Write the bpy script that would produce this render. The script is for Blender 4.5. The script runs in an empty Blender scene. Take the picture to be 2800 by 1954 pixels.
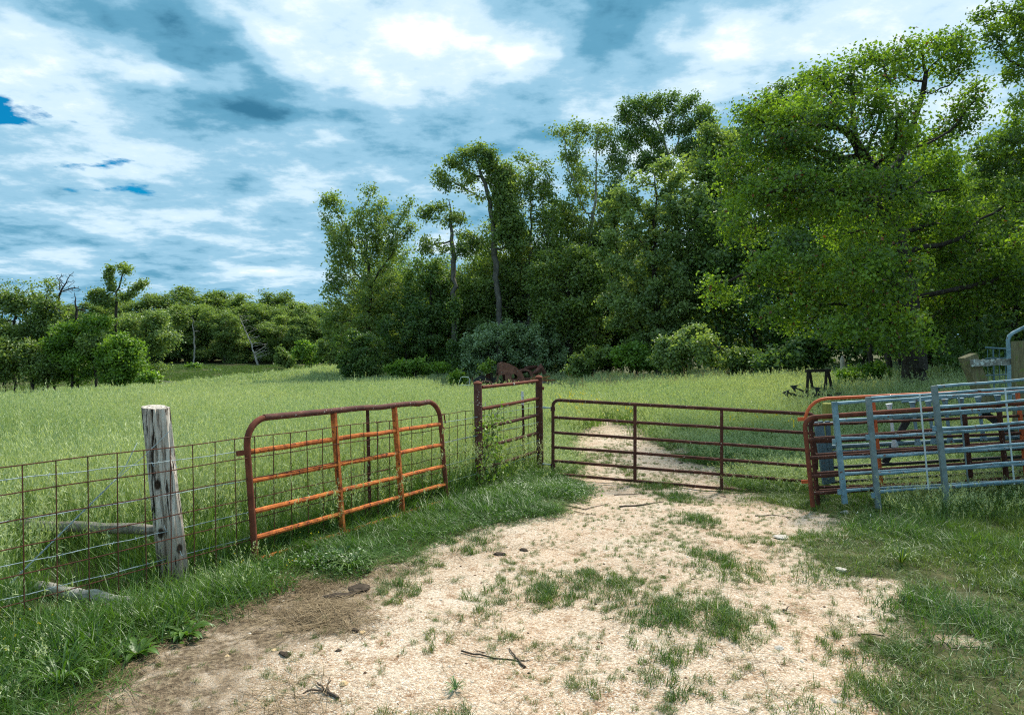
import bpy, bmesh, math, random
import numpy as np
from mathutils import Vector, Matrix, geometry

R = math.radians
random.seed(7)
rng = np.random.default_rng(7)
scene = bpy.context.scene
COL = scene.collection

# ------------------------------------------------------------------ camera
FPX, CX, CY, EYE = 1866.67, 1400.0, 977.0, 1.8
cam = bpy.data.cameras.new('camera')
cam.lens = 24; cam.sensor_width = 36; cam.sensor_fit = 'HORIZONTAL'
cam.clip_start = 0.1; cam.clip_end = 4000
camo = bpy.data.objects.new('camera', cam); COL.objects.link(camo)
camo.location = (0, 0, EYE); camo.rotation_euler = (R(90), 0, 0)
scene.camera = camo

def W(px, py, Y):
    return Vector(((px - CX) / FPX * Y, Y, EYE - (py - CY) / FPX * Y))

# ------------------------------------------------------------------ world, sun, exposure
SUN_EL, SUN_AZ = 53.0, 34.0           # azimuth from +Y (the view) towards +X: a high sun beyond the right-hand trees, veiled by thin cloud
SUN_DIR = Vector((math.sin(R(SUN_AZ)) * math.cos(R(SUN_EL)), math.cos(R(SUN_AZ)) * math.cos(R(SUN_EL)), math.sin(R(SUN_EL))))
world = bpy.data.worlds.new('World'); scene.world = world; world.use_nodes = True
def build_sky():
    nt = world.node_tree; N = nt.nodes; L = nt.links
    N.clear()
    out = N.new('ShaderNodeOutputWorld'); bg = N.new('ShaderNodeBackground')
    bg.inputs['Strength'].default_value = 0.1
    L.new(bg.outputs[0], out.inputs[0])
    sky = N.new('ShaderNodeTexSky'); sky.sky_type = 'NISHITA'; sky.sun_disc = False
    sky.sun_elevation = R(SUN_EL); sky.sun_rotation = math.atan2(SUN_DIR.x, SUN_DIR.y)
    sky.air_density = 1.3; sky.dust_density = 0.4; sky.ozone_density = 3.0
    def math_(op, a, b=None, c=None, clamp=False):
        n = N.new('ShaderNodeMath'); n.operation = op; n.use_clamp = clamp
        for i, v in enumerate((a, b, c)):
            if v is None: continue
            if hasattr(v, 'is_output'): L.new(v, n.inputs[i])
            else: n.inputs[i].default_value = v
        return n.outputs[0]
    def vm(op, a, b):
        n = N.new('ShaderNodeVectorMath'); n.operation = op
        for i, v in enumerate((a, b)):
            if hasattr(v, 'is_output'): L.new(v, n.inputs[i])
            else: n.inputs[i].default_value = v
        return n
    tc = N.new('ShaderNodeTexCoord')
    nrm = N.new('ShaderNodeVectorMath'); nrm.operation = 'NORMALIZE'; L.new(tc.outputs['Generated'], nrm.inputs[0])
    sep = N.new('ShaderNodeSeparateXYZ'); L.new(nrm.outputs[0], sep.inputs[0])
    ZO = 0.13
    zc = math_('ADD', math_('MAXIMUM', sep.outputs['Z'], 0.0), ZO)
    comb = N.new('ShaderNodeCombineXYZ')
    L.new(math_('DIVIDE', sep.outputs['X'], zc), comb.inputs[0]); L.new(math_('DIVIDE', sep.outputs['Y'], zc), comb.inputs[1])
    uv = comb.outputs[0]
    def noise(vec, scale, detail=6, rough=0.55, w=0.0, dist=0.0, sx=1, sy=1):
        mp = N.new('ShaderNodeMapping'); L.new(vec, mp.inputs[0]); mp.inputs['Location'].default_value = (w, w * 1.7, w * 0.6)
        mp.inputs['Scale'].default_value = (sx, sy, 1)
        n = N.new('ShaderNodeTexNoise'); n.noise_dimensions = '2D'; n.inputs['Scale'].default_value = scale; n.inputs['Detail'].default_value = detail
        n.inputs['Roughness'].default_value = rough; n.inputs['Distortion'].default_value = dist
        L.new(mp.outputs[0], n.inputs['Vector']); return n
    warp = noise(uv, 3.0, 3, 0.6, 3.1)
    wv = vm('SUBTRACT', warp.outputs['Color'], (0.5, 0.5, 0.5))
    wv2 = vm('MULTIPLY', wv.outputs[0], (0.34, 0.34, 0.0))
    uvw = vm('ADD', uv, wv2.outputs[0]).outputs[0]
    def puv(px, py):
        d = Vector(((px - CX) / FPX, 1, (CY - py) / FPX)).normalized()
        z = max(d.z, 0) + ZO
        return d.x / z, d.y / z
    def blob(acc, px, py, rx, ry, w):
        u, v = puv(px, py)
        u1 = puv(px + rx, py)[0]; va = puv(px, py - ry)[1]; vb = puv(px, py + ry)[1]
        sx = .62 / max(abs(u1 - u), .02); sy = 1.24 / max(abs(vb - va), .02)
        m = N.new('ShaderNodeMapping'); L.new(uvw, m.inputs[0]); m.inputs['Location'].default_value = (-u * sx, -v * sy, 0); m.inputs['Scale'].default_value = (sx, sy, 0)
        g = N.new('ShaderNodeTexGradient'); g.gradient_type = 'SPHERICAL'; L.new(m.outputs[0], g.inputs[0])
        return math_('MULTIPLY_ADD', g.outputs['Fac'], w * 1.15, acc)
    mid = noise(uv, 1.9, 7, 0.56, 5.7, 0.0, 0.9, 1.1).outputs['Fac']
    fine = noise(uv, 5.2, 7, 0.64, 1.9, 0.0, 0.85, 1.0).outputs['Fac']
    t = math_('MULTIPLY_ADD', math_('SUBTRACT', mid, 0.5), 0.85, 0.57)
    t = math_('MULTIPLY_ADD', math_('SUBTRACT', fine, 0.5), 0.62, t)
    for b in [(1010, 130, 330, 160, .33), (1300, 140, 190, 120, .22), (560, 235, 110, 60, .24), (150, 200, 190, 100, .18),
              (2080, 70, 190, 70, .26), (1960, 240, 140, 80, .16), (2450, 80, 200, 80, .25),
              (480, 70, 140, 130, -.32), (640, 170, 120, 130, -.34), (780, 295, 230, 62, -.40), (230, 15, 120, 45, -.2),
              (1700, 90, 210, 120, -.32), (1480, 330, 170, 110, -.14), (2020, 330, 260, 60, -.14), (1200, 480, 400, 90, -.10)]:
        t = blob(t, *b)
    t = math_('SUBTRACT', t, math_('MINIMUM', math_('MULTIPLY', math_('MAXIMUM', math_('SUBTRACT', math_('DIVIDE', 1.0, zc), 2.6), 0.0), 0.035), 0.13))
    ramp = N.new('ShaderNodeValToRGB'); L.new(t, ramp.inputs[0])
    cr = ramp.color_ramp; cr.interpolation = 'EASE'
    pts = [(0.02, (.035, .15, .25)), (0.28, (.10, .285, .42)), (0.50, (.25, .455, .60)), (0.72, (.52, .67, .77)), (1.0, (.90, .92, .94))]
    while len(cr.elements) < len(pts): cr.elements.new(0.5)
    for e, (p, c) in zip(cr.elements, pts): e.position = p; e.color = (*c, 1)
    cl = vm('MULTIPLY', ramp.outputs[0], (7.0, 7.0, 7.0)).outputs[0]
    # rifts in the cloud cover where the clear sky shows
    h = math_('MULTIPLY_ADD', mid, -0.75, 0.15)
    h = math_('MULTIPLY_ADD', fine, -1.0, math_('ADD', h, 0.32))
    for b in [(20, 322, 190, 46, .85), (250, 448, 170, 40, .66), (330, 520, 120, 24, .42)]:
        h = blob(h, *b)
    hm = math_('MULTIPLY_ADD', h, 5.5, 0.0, clamp=True)
    skc = vm('MULTIPLY', sky.outputs[0], (0.01, 0.34, 0.50)).outputs[0]
    mix = N.new('ShaderNodeMix'); mix.data_type = 'RGBA'
    L.new(hm, mix.inputs[0]); L.new(cl, mix.inputs[6]); L.new(skc, mix.inputs[7])
    L.new(mix.outputs[2], bg.inputs[0])
    world.cycles.sampling_method = 'NONE'
build_sky()
sun = bpy.data.lights.new('sun', 'SUN'); sun.energy = 3.5; sun.angle = R(12); sun.color = (1.0, 0.93, 0.82)
suno = bpy.data.objects.new('sun', sun); COL.objects.link(suno)
suno.rotation_euler = (-SUN_DIR).to_track_quat('-Z', 'Y').to_euler()
vs = scene.view_settings
vs.view_transform = 'Standard'; vs.look = 'None'; vs.gamma = 1.0; vs.exposure = 0.95; vs.use_curve_mapping = False
scene.render.engine = 'CYCLES'
cy = scene.cycles
cy.max_bounces = 5; cy.diffuse_bounces = 3; cy.glossy_bounces = 2; cy.transmission_bounces = 3; cy.transparent_max_bounces = 4
cy.use_denoising = False; cy.use_adaptive_sampling = True; cy.adaptive_threshold = 0.015; cy.pixel_filter_type = 'BLACKMAN_HARRIS'; cy.filter_width = 1.15
cy.sample_clamp_indirect = 6.0

# ------------------------------------------------------------------ helpers
def _hash(ix, iy, seed):
    n = (ix.astype(np.int64) * 374761393 + iy.astype(np.int64) * 668265263 + seed * 1274126177) & 0x7fffffff
    n = ((n ^ (n >> 13)) * 1274126177) & 0x7fffffff
    return ((n ^ (n >> 16)) & 0xffff) / 65535.0
def vnoise(x, y, seed=0):
    x = np.asarray(x, float); y = np.asarray(y, float)
    ix = np.floor(x); iy = np.floor(y); fx = x - ix; fy = y - iy
    fx = fx * fx * (3 - 2 * fx); fy = fy * fy * (3 - 2 * fy)
    a = _hash(ix, iy, seed); b = _hash(ix + 1, iy, seed); c = _hash(ix, iy + 1, seed); d = _hash(ix + 1, iy + 1, seed)
    return (a * (1 - fx) + b * fx) * (1 - fy) + (c * (1 - fx) + d * fx) * fy
def fbm(x, y, seed=0, oct=4):
    s = 0; a = 0.5; f = 1.0; tot = 0
    for i in range(oct):
        s = s + a * vnoise(np.asarray(x) * f, np.asarray(y) * f, seed + i * 17); tot += a; a *= 0.5; f *= 2.03
    return s / tot
def sstep(a, b, x):
    t = np.clip((np.asarray(x, float) - a) / (b - a), 0, 1); return t * t * (3 - 2 * t)
def splus(x, k=1.0):
    return np.logaddexp(0, np.asarray(x, float) * k) / k

def tag(o, label=None, cat=None, group=None, kind=None):
    if label: o['label'] = label
    if cat: o['category'] = cat
    if group: o['group'] = group
    if kind: o['kind'] = kind
    return o
def thing(name, loc, label, cat, group=None):
    o = bpy.data.objects.new(name, None); COL.objects.link(o); o.location = loc
    o.empty_display_size = 0.2
    return tag(o, label, cat, group)
def wloc(o):
    v = Vector((0, 0, 0))
    while o is not None:
        v += o.location; o = o.parent
    return v
def link(name, me, mat, parent=None, loc=None):
    o = bpy.data.objects.new(name, me); COL.objects.link(o)
    if mat is not None and len(me.materials) == 0: me.materials.append(mat)
    if parent is not None: o.parent = parent
    if loc is not None: o.location = loc
    return o
def shade(me, smooth=True):
    me.polygons.foreach_set('use_smooth', [smooth] * len(me.polygons))
class MB:
    """Collects shapes in world coordinates; build() links them as one mesh object."""
    def __init__(s): s.v = []; s.f = []
    def add(s, V, F):
        o = len(s.v); s.v += [tuple(p) for p in V]; s.f += [tuple(i + o for i in f) for f in F]; return s
    def tube(s, pts, r, n=8, cap=True):
        pts = [Vector(p) for p in pts]; m = len(pts)
        rs = [r] * m if not hasattr(r, '__len__') else list(r)
        tans = []
        for i in range(m):
            a = pts[max(i - 1, 0)]; b = pts[min(i + 1, m - 1)]
            tans.append((b - a).normalized())
        ref = Vector((0, 0, 1)) if abs(tans[0].z) < .9 else Vector((0, 1, 0))
        x = tans[0].cross(ref).normalized(); V = []; F = []
        for i in range(m):
            x = (x - tans[i] * x.dot(tans[i])).normalized(); y = tans[i].cross(x)
            for k in range(n):
                a = 2 * math.pi * k / n
                V.append(pts[i] + (x * math.cos(a) + y * math.sin(a)) * rs[i])
        for i in range(m - 1):
            for k in range(n):
                F.append((i * n + k, i * n + (k + 1) % n, (i + 1) * n + (k + 1) % n, (i + 1) * n + k))
        if cap:
            F.append(tuple(range(n - 1, -1, -1))); F.append(tuple((m - 1) * n + k for k in range(n)))
        return s.add(V, F)
    def bar(s, a, b, w, h, side=None, taper=1.0):
        """rectangular bar from a to b, w across (along side), h the other way"""
        a = Vector(a); b = Vector(b); t = (b - a).normalized()
        sd = Vector(side) if side is not None else (Vector((0, 0, 1)) if abs(t.z) < .9 else Vector((1, 0, 0)))
        x = (sd - t * sd.dot(t)).normalized(); y = t.cross(x); V = []
        for p, k in ((a, 1), (b, taper)):
            for sx, sy in ((-1, -1), (1, -1), (1, 1), (-1, 1)): V.append(p + x * sx * w / 2 * k + y * sy * h / 2 * k)
        return s.add(V, [(3, 2, 1, 0), (4, 5, 6, 7), (0, 1, 5, 4), (1, 2, 6, 5), (2, 3, 7, 6), (3, 0, 4, 7)])
    def build(s, name, mat, parent=None, smooth=True):
        base = wloc(parent) if parent is not None else Vector((0, 0, 0))
        me = bpy.data.meshes.new(name)
        me.from_pydata([(p[0] - base.x, p[1] - base.y, p[2] - base.z) for p in s.v], [], s.f); me.update()
        if smooth:
            shade(me)
            try: me.set_sharp_from_angle(angle=R(40))
            except Exception: pass
        return link(name, me, mat, parent)
def bm_centre(o):
    """move a parentless mesh object's origin to its base centre"""
    me = o.data; n = len(me.vertices); co = np.empty(n * 3); me.vertices.foreach_get('co', co); co = co.reshape(-1, 3)
    c = (co.min(0) + co.max(0)) / 2; c[2] = co[:, 2].min()
    co -= c; me.vertices.foreach_set('co', co.ravel()); o.location = tuple(c); me.update(); return o
def qmesh(name, V, Q, mats, midx=None, tint=None, smooth=False):
    me = bpy.data.meshes.new(name)
    V = np.asarray(V, np.float32); Q = np.asarray(Q, np.int32); m = len(Q)
    me.vertices.add(len(V)); me.vertices.foreach_set('co', V.ravel())
    me.loops.add(m * 4); me.loops.foreach_set('vertex_index', Q.ravel())
    me.polygons.add(m); me.polygons.foreach_set('loop_start', np.arange(m, dtype=np.int32) * 4)
    try: me.polygons.foreach_set('loop_total', np.full(m, 4, np.int32))
    except Exception: pass
    for x in mats: me.materials.append(x)
    if midx is not None: me.polygons.foreach_set('material_index', np.asarray(midx, np.int32))
    me.polygons.foreach_set('use_smooth', np.full(m, smooth))
    me.update(calc_edges=True)
    if tint is not None:
        a = me.attributes.new('tint', 'FLOAT', 'POINT'); a.data.foreach_set('value', np.asarray(tint, np.float32))
    return me

# ------------------------------------------------------------------ materials
def newmat(name):
    m = bpy.data.materials.new(name); m.use_nodes = True; nt = m.node_tree; nt.nodes.clear()
    out = nt.nodes.new('ShaderNodeOutputMaterial'); return m, nt, out
class NT:
    def __init__(s, nt): s.nt = nt; s.N = nt.nodes; s.L = nt.links
    def coord(s, kind='Object', scale=(1, 1, 1)):
        if kind == 'World':
            g = s.N.new('ShaderNodeNewGeometry'); o = g.outputs['Position']
        else:
            t = s.N.new('ShaderNodeTexCoord'); o = t.outputs[kind]
        m = s.N.new('ShaderNodeMapping'); m.inputs['Scale'].default_value = scale; s.L.new(o, m.inputs[0]); return m.outputs[0]
    def noise(s, vec, scale, detail=5, rough=.6, dist=0.0):
        n = s.N.new('ShaderNodeTexNoise'); n.inputs['Scale'].default_value = scale; n.inputs['Detail'].default_value = detail
        n.inputs['Roughness'].default_value = rough; n.inputs['Distortion'].default_value = dist
        s.L.new(vec, n.inputs['Vector']); return n.outputs['Fac']
    def voro(s, vec, scale, out='Color', feature='F1', rnd=1.0):
        n = s.N.new('ShaderNodeTexVoronoi'); n.feature = feature; n.inputs['Scale'].default_value = scale
        if 'Randomness' in n.inputs: n.inputs['Randomness'].default_value = rnd
        s.L.new(vec, n.inputs['Vector']); return n.outputs[out]
    def ramp(s, fac, stops, interp='LINEAR'):
        n = s.N.new('ShaderNodeValToRGB'); n.color_ramp.interpolation = interp; e = n.color_ramp.elements
        while len(e) < len(stops): e.new(.5)
        for x, (p, c) in zip(e, stops): x.position = p; x.color = (*c, 1) if len(c) == 3 else c
        s.L.new(fac, n.inputs[0]); return n.outputs[0]
    def mix(s, fac, a, b, blend='MIX'):
        n = s.N.new('ShaderNodeMix'); n.data_type = 'RGBA'; n.blend_type = blend
        for i, v in ((0, fac), (6, a), (7, b)):
            if hasattr(v, 'is_output'): s.L.new(v, n.inputs[i])
            elif i == 0: n.inputs[0].default_value = v
            else: n.inputs[i].default_value = (*v, 1)
        return n.outputs[2]
    def math(s, op, a, b=None, c=None, clamp=False):
        n = s.N.new('ShaderNodeMath'); n.operation = op; n.use_clamp = clamp
        for i, v in enumerate((a, b, c)):
            if v is None: continue
            if hasattr(v, 'is_output'): s.L.new(v, n.inputs[i])
            else: n.inputs[i].default_value = v
        return n.outputs[0]
    def attr(s, name, out='Fac'):
        n = s.N.new('ShaderNodeAttribute'); n.attribute_name = name; return n.outputs[out]
    def bump(s, h, strength=.4, dist=.02):
        n = s.N.new('ShaderNodeBump'); n.inputs['Strength'].default_value = strength; n.inputs['Distance'].default_value = dist
        s.L.new(h, n.inputs['Height']); return n.outputs[0]
    def principled(s, col, rough=.8, metal=0.0, normal=None, spec=.3):
        n = s.N.new('ShaderNodeBsdfPrincipled')
        for k, v in (('Base Color', col), ('Roughness', rough), ('Metallic', metal)):
            if hasattr(v, 'is_output'): s.L.new(v, n.inputs[k])
            elif k == 'Base Color': n.inputs[k].default_value = (*v, 1)
            else: n.inputs[k].default_value = v
        n.inputs['Specular IOR Level'].default_value = spec
        if normal is not None: s.L.new(normal, n.inputs['Normal'])
        return n.outputs[0]
def leaf_mat(name, dark, light, trans=.35, gloss=.06, patch=None):
    m, nt, out = newmat(name); t = NT(nt)
    col = t.ramp(t.attr('tint'), [(0, dark), (1, light)])
    if patch:      # large-scale variation over the ground: (noise scale, colour, colour)
        f = t.noise(t.coord('World', (1, 1, .3)), patch[0], 4, .55)
        col = t.mix(t.ramp(f, [(.35, (0, 0, 0)), (.65, (1, 1, 1))]), t.mix(1.0, col, patch[1], 'MULTIPLY'), t.mix(1.0, col, patch[2], 'MULTIPLY'))
    d = nt.nodes.new('ShaderNodeBsdfDiffuse'); nt.links.new(col, d.inputs[0])
    tr = nt.nodes.new('ShaderNodeBsdfTranslucent'); nt.links.new(t.mix(1.0, col, (1.25, 1.3, .55), 'MULTIPLY'), tr.inputs[0])
    g = nt.nodes.new('ShaderNodeBsdfGlossy'); g.inputs['Roughness'].default_value = .45; g.inputs[0].default_value = (.8, .85, .8, 1)
    a = nt.nodes.new('ShaderNodeMixShader'); a.inputs[0].default_value = trans; nt.links.new(d.outputs[0], a.inputs[1]); nt.links.new(tr.outputs[0], a.inputs[2])
    b = nt.nodes.new('ShaderNodeMixShader'); b.inputs[0].default_value = gloss; nt.links.new(a.outputs[0], b.inputs[1]); nt.links.new(g.outputs[0], b.inputs[2])
    nt.links.new(b.outputs[0], out.inputs[0]); return m
def surf_mat(name, stops, scale=8, detail=6, rough=.85, metal=0.0, bump=.4, bdist=.005, stretch=(1, 1, 1), speck=None, spec=.3, coord='Object', fine=90):
    m, nt, out = newmat(name); t = NT(nt)
    c = t.coord(coord, stretch)
    f = t.noise(c, scale, detail, .65, .3)
    col = t.ramp(f, stops)
    if speck:      # (scale, threshold, colour)
        sp = t.noise(t.coord(coord), speck[0], 3, .6)
        col = t.mix(t.ramp(sp, [(speck[1], (0, 0, 0)), (speck[1] + .04, (1, 1, 1))]), col, speck[2])
    h = t.math('ADD', f, t.math('MULTIPLY', t.noise(t.coord(coord, stretch), fine, 3), .5))
    nt.links.new(t.principled(col, rough, metal, t.bump(h, bump, bdist), spec), out.inputs[0]); return m

MAT = {}
MAT['rust_dark'] = surf_mat('rust_dark', [(.25, (.030, .014, .010)), (.5, (.075, .028, .018)), (.7, (.12, .045, .028)), (.85, (.16, .075, .045))], 9, rough=.9, speck=(38, .66, (.42, .38, .34)))
MAT['rust_red'] = surf_mat('rust_red', [(.25, (.07, .022, .013)), (.55, (.16, .046, .024)), (.8, (.25, .085, .045))], 7, rough=.88, speck=(30, .7, (.40, .30, .24)))
MAT['rust_orange'] = surf_mat('rust_orange', [(.25, (.09, .026, .014)), (.40, (.33, .085, .026)), (.56, (.62, .18, .042)), (.85, (.70, .28, .09))], 9, rough=.9, speck=(22, .60, (.13, .04, .02)))
MAT['orange_paint'] = surf_mat('orange_paint', [(.25, (.30, .05, .02)), (.5, (.60, .12, .035)), (.8, (.66, .17, .06))], 5, rough=.65, speck=(24, .68, (.13, .04, .02)))
MAT['rust_top'] = surf_mat('rust_top', [(.25, (.05, .022, .018)), (.5, (.11, .045, .035)), (.8, (.20, .085, .055))], 8, rough=.9, speck=(30, .63, (.45, .40, .36)))
MAT['galv'] = surf_mat('galv', [(.3, (.105, .18, .22)), (.5, (.185, .295, .35)), (.75, (.32, .44, .49))], 7, rough=.72, metal=.15, bump=.25, speck=(20, .62, (.16, .085, .055)), spec=.3)
MAT['galv_dull'] = surf_mat('galv_dull', [(.3, (.055, .10, .125)), (.55, (.10, .17, .205)), (.8, (.17, .25, .285))], 6, rough=.75, metal=.1, bump=.2, speck=(18, .68, (.14, .09, .07)))
MAT['galv_leg'] = surf_mat('galv_leg', [(.3, (.12, .16, .165)), (.55, (.20, .25, .255)), (.8, (.31, .36, .36))], 9, rough=.75, metal=.1, bump=.2, speck=(20, .7, (.14, .09, .07)))
MAT['rod_pale'] = surf_mat('rod_pale', [(.3, (.45, .52, .55)), (.7, (.70, .75, .77))], 12, rough=.7, metal=.0, bump=.1)
MAT['wire_rust'] = surf_mat('wire_rust', [(.3, (.045, .018, .012)), (.6, (.11, .04, .024)), (.85, (.2, .08, .045))], 14, rough=.9)
MAT['wire_galv'] = surf_mat('wire_galv', [(.3, (.18, .24, .26)), (.7, (.38, .46, .48))], 16, rough=.85, metal=.0, bump=.1, spec=.15)
MAT['steel_dark'] = surf_mat('steel_dark', [(.3, (.018, .020, .020)), (.6, (.04, .042, .04)), (.85, (.08, .06, .05))], 8, rough=.8)
MAT['char_wood'] = surf_mat('char_wood', [(.3, (.022, .018, .014)), (.6, (.05, .04, .03)), (.85, (.10, .08, .06))], 6, rough=.95, stretch=(3, 3, .4))
MAT['wood_grey'] = surf_mat('wood_grey', [(.25, (.10, .085, .07)), (.5, (.24, .21, .18)), (.8, (.42, .39, .35))], 5, rough=.95, stretch=(5, 5, .5), bump=.8, speck=(14, .68, (.30, .33, .25)))
MAT['wood_mossy'] = surf_mat('wood_mossy', [(.25, (.07, .06, .03)), (.5, (.17, .15, .08)), (.8, (.28, .26, .15))], 5, rough=.95, stretch=(5, 5, .5), bump=.8, speck=(9, .58, (.16, .18, .06)))
MAT['wood_treated'] = surf_mat('wood_treated', [(.25, (.12, .13, .03)), (.5, (.24, .25, .055)), (.8, (.34, .33, .10))], 4, rough=.9, stretch=(6, 6, .4), bump=.5)
MAT['lichen_board'] = surf_mat('lichen_board', [(.3, (.10, .10, .085)), (.5, (.24, .24, .21)), (.75, (.50, .52, .48))], 9, rough=.95, bump=.6, speck=(26, .55, (.55, .60, .56)))
MAT['plank_orange'] = surf_mat('plank_orange', [(.3, (.20, .09, .04)), (.6, (.42, .20, .08)), (.85, (.55, .33, .15))], 5, rough=.9)
MAT['bark_oak'] = surf_mat('bark_oak', [(.3, (.06, .054, .046)), (.55, (.13, .12, .105)), (.8, (.24, .225, .20))], 5, rough=.95, stretch=(2, 2, .5), bump=.9, bdist=.03, fine=24)
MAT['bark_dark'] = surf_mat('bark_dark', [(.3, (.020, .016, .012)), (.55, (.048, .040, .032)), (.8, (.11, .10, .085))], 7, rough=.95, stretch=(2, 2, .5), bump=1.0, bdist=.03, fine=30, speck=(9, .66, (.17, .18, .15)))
MAT['bark_pale'] = surf_mat('bark_pale', [(.3, (.22, .19, .165)), (.55, (.38, .35, .31)), (.8, (.52, .49, .45))], 6, rough=.95, stretch=(2, 2, .5), bump=.4)
MAT['twig'] = surf_mat('twig', [(.3, (.04, .03, .022)), (.6, (.10, .075, .055)), (.85, (.20, .16, .12))], 14, rough=.95)
MAT['dung'] = surf_mat('dung', [(.3, (.030, .021, .014)), (.6, (.075, .055, .038)), (.85, (.15, .115, .08))], 16, rough=1.0, bump=1.0, bdist=.02)
MAT['rock_pale'] = surf_mat('rock_pale', [(.3, (.32, .28, .24)), (.55, (.52, .48, .43)), (.8, (.70, .67, .62))], 6, rough=.95, bump=.6, bdist=.01)
MAT['bleached'] = surf_mat('bleached', [(.3, (.20, .18, .155)), (.5, (.38, .355, .315)), (.8, (.58, .56, .52))], 8, rough=.95, stretch=(1, 4, 4), bump=.6)
MAT['rock_ochre'] = surf_mat('rock_ochre', [(.3, (.46, .30, .14)), (.6, (.66, .50, .30)), (.85, (.75, .62, .42))], 6, rough=.95, bump=.6, bdist=.01)

# ------------------------------------------------------------------ terrain
_EY = np.array([0, 3.0, 3.44, 4.1, 4.65, 5.5, 6.4, 7.3, 8.1, 9.5, 11, 13.8, 16, 18, 21, 24])
_EL = np.array([-2.85, -2.55, -2.4, -2.25, -2.1, -1.65, -1.0, -.35, .5, .95, 1.0, 1.1, 1.5, 2.0, 1.9, 1.5])
_ER = np.array([2.1, 2.2, 2.25, 2.35, 2.5, 2.75, 3.0, 3.4, 3.65, 3.6, 3.5, 3.4, 3.4, 3.2, 2.8, 2.0])
def drive(x, y):
    """1 on the bare gravel track, 0 off it"""
    x = np.asarray(x, float); y = np.asarray(y, float)
    l = np.interp(y, _EY, _EL); r = np.interp(y, _EY, _ER)
    n = (fbm(x * 1.7, y * 1.7, 3, 4) - .5) * 1.0
    a = sstep(-.14, .26, x - l + n * .8)
    b = sstep(-.5, .6, r - x + n * 1.9)
    return a * b * sstep(22.5, 17, y + n * 4) * sstep(-30, -20, y)
def strawy(x, y):
    x = np.asarray(x, float); y = np.asarray(y, float)
    l = np.interp(y, _EY, _EL)
    n = fbm(x * 1.5, y * 1.5, 41, 4) - .5
    return sstep(1.05, .25, x - l + n * 2.2) * sstep(6.4, 5.2, y + n) * sstep(-.3, .1, x - l)
def rut(x, y):
    x = np.asarray(x, float); y = np.asarray(y, float)
    c = np.interp(y, [0, 3.4, 6, 8, 10, 14, 18], [.9, .95, 1.25, 1.75, 2.2, 2.25, 2.5]); n = (fbm(x * 1.1, y * .6, 77, 3) - .5) * .5
    return np.exp(-((x - c - .92 + n) / .36) ** 2) + .8 * np.exp(-((x - c + .92 + n) / .42) ** 2)
def height(x, y):
    x = np.asarray(x, float); y = np.asarray(y, float)
    z = -.13 * np.exp(-((x - 3.2) / 2.6) ** 2 - ((y - 10.2) / 2.6) ** 2)
    z = z + np.minimum(.065 * splus(x - 4.2, 2.0), 1.6) * sstep(2.5, 7, y) * sstep(60, 30, y)
    zf = sstep(5, 38, y) * -.058 * splus(-(x + 5), .5) + 1.1 * np.exp(-((x + 14) / 15) ** 2 - ((y - 78) / 20) ** 2)
    zf = np.maximum(zf, -3.6) - .32 * np.exp(-((x + .5) / 6) ** 2 - ((y - 41) / 9) ** 2)
    F = np.interp(y, [60, 95, 110, 140, 200, 400, 900, 2500], [-.6, -1.0, -.5, .7, 4.0, 14, 26, 30])
    b = sstep(76, 104, y)
    z = z + zf * (1 - b) + F * b
    z = z + (fbm(x * .12, y * .12, 5, 3) - .5) * .5 * sstep(14, 50, y)
    z = z + (fbm(x * .7, y * .7, 9, 3) - .5) * .05 * sstep(30, 16, y)
    d = drive(x, y)
    z = z + (fbm(x * 3.1, y * 3.1, 15, 4) - .5) * (.035 * d + .05 * (1 - d)) * sstep(26, 16, y)
    z = z - (.03 + .022 * rut(x, y)) * d * sstep(30, 15, y)
    return z
def hz(x, y): return float(height(np.array([x]), np.array([y]))[0])

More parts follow.
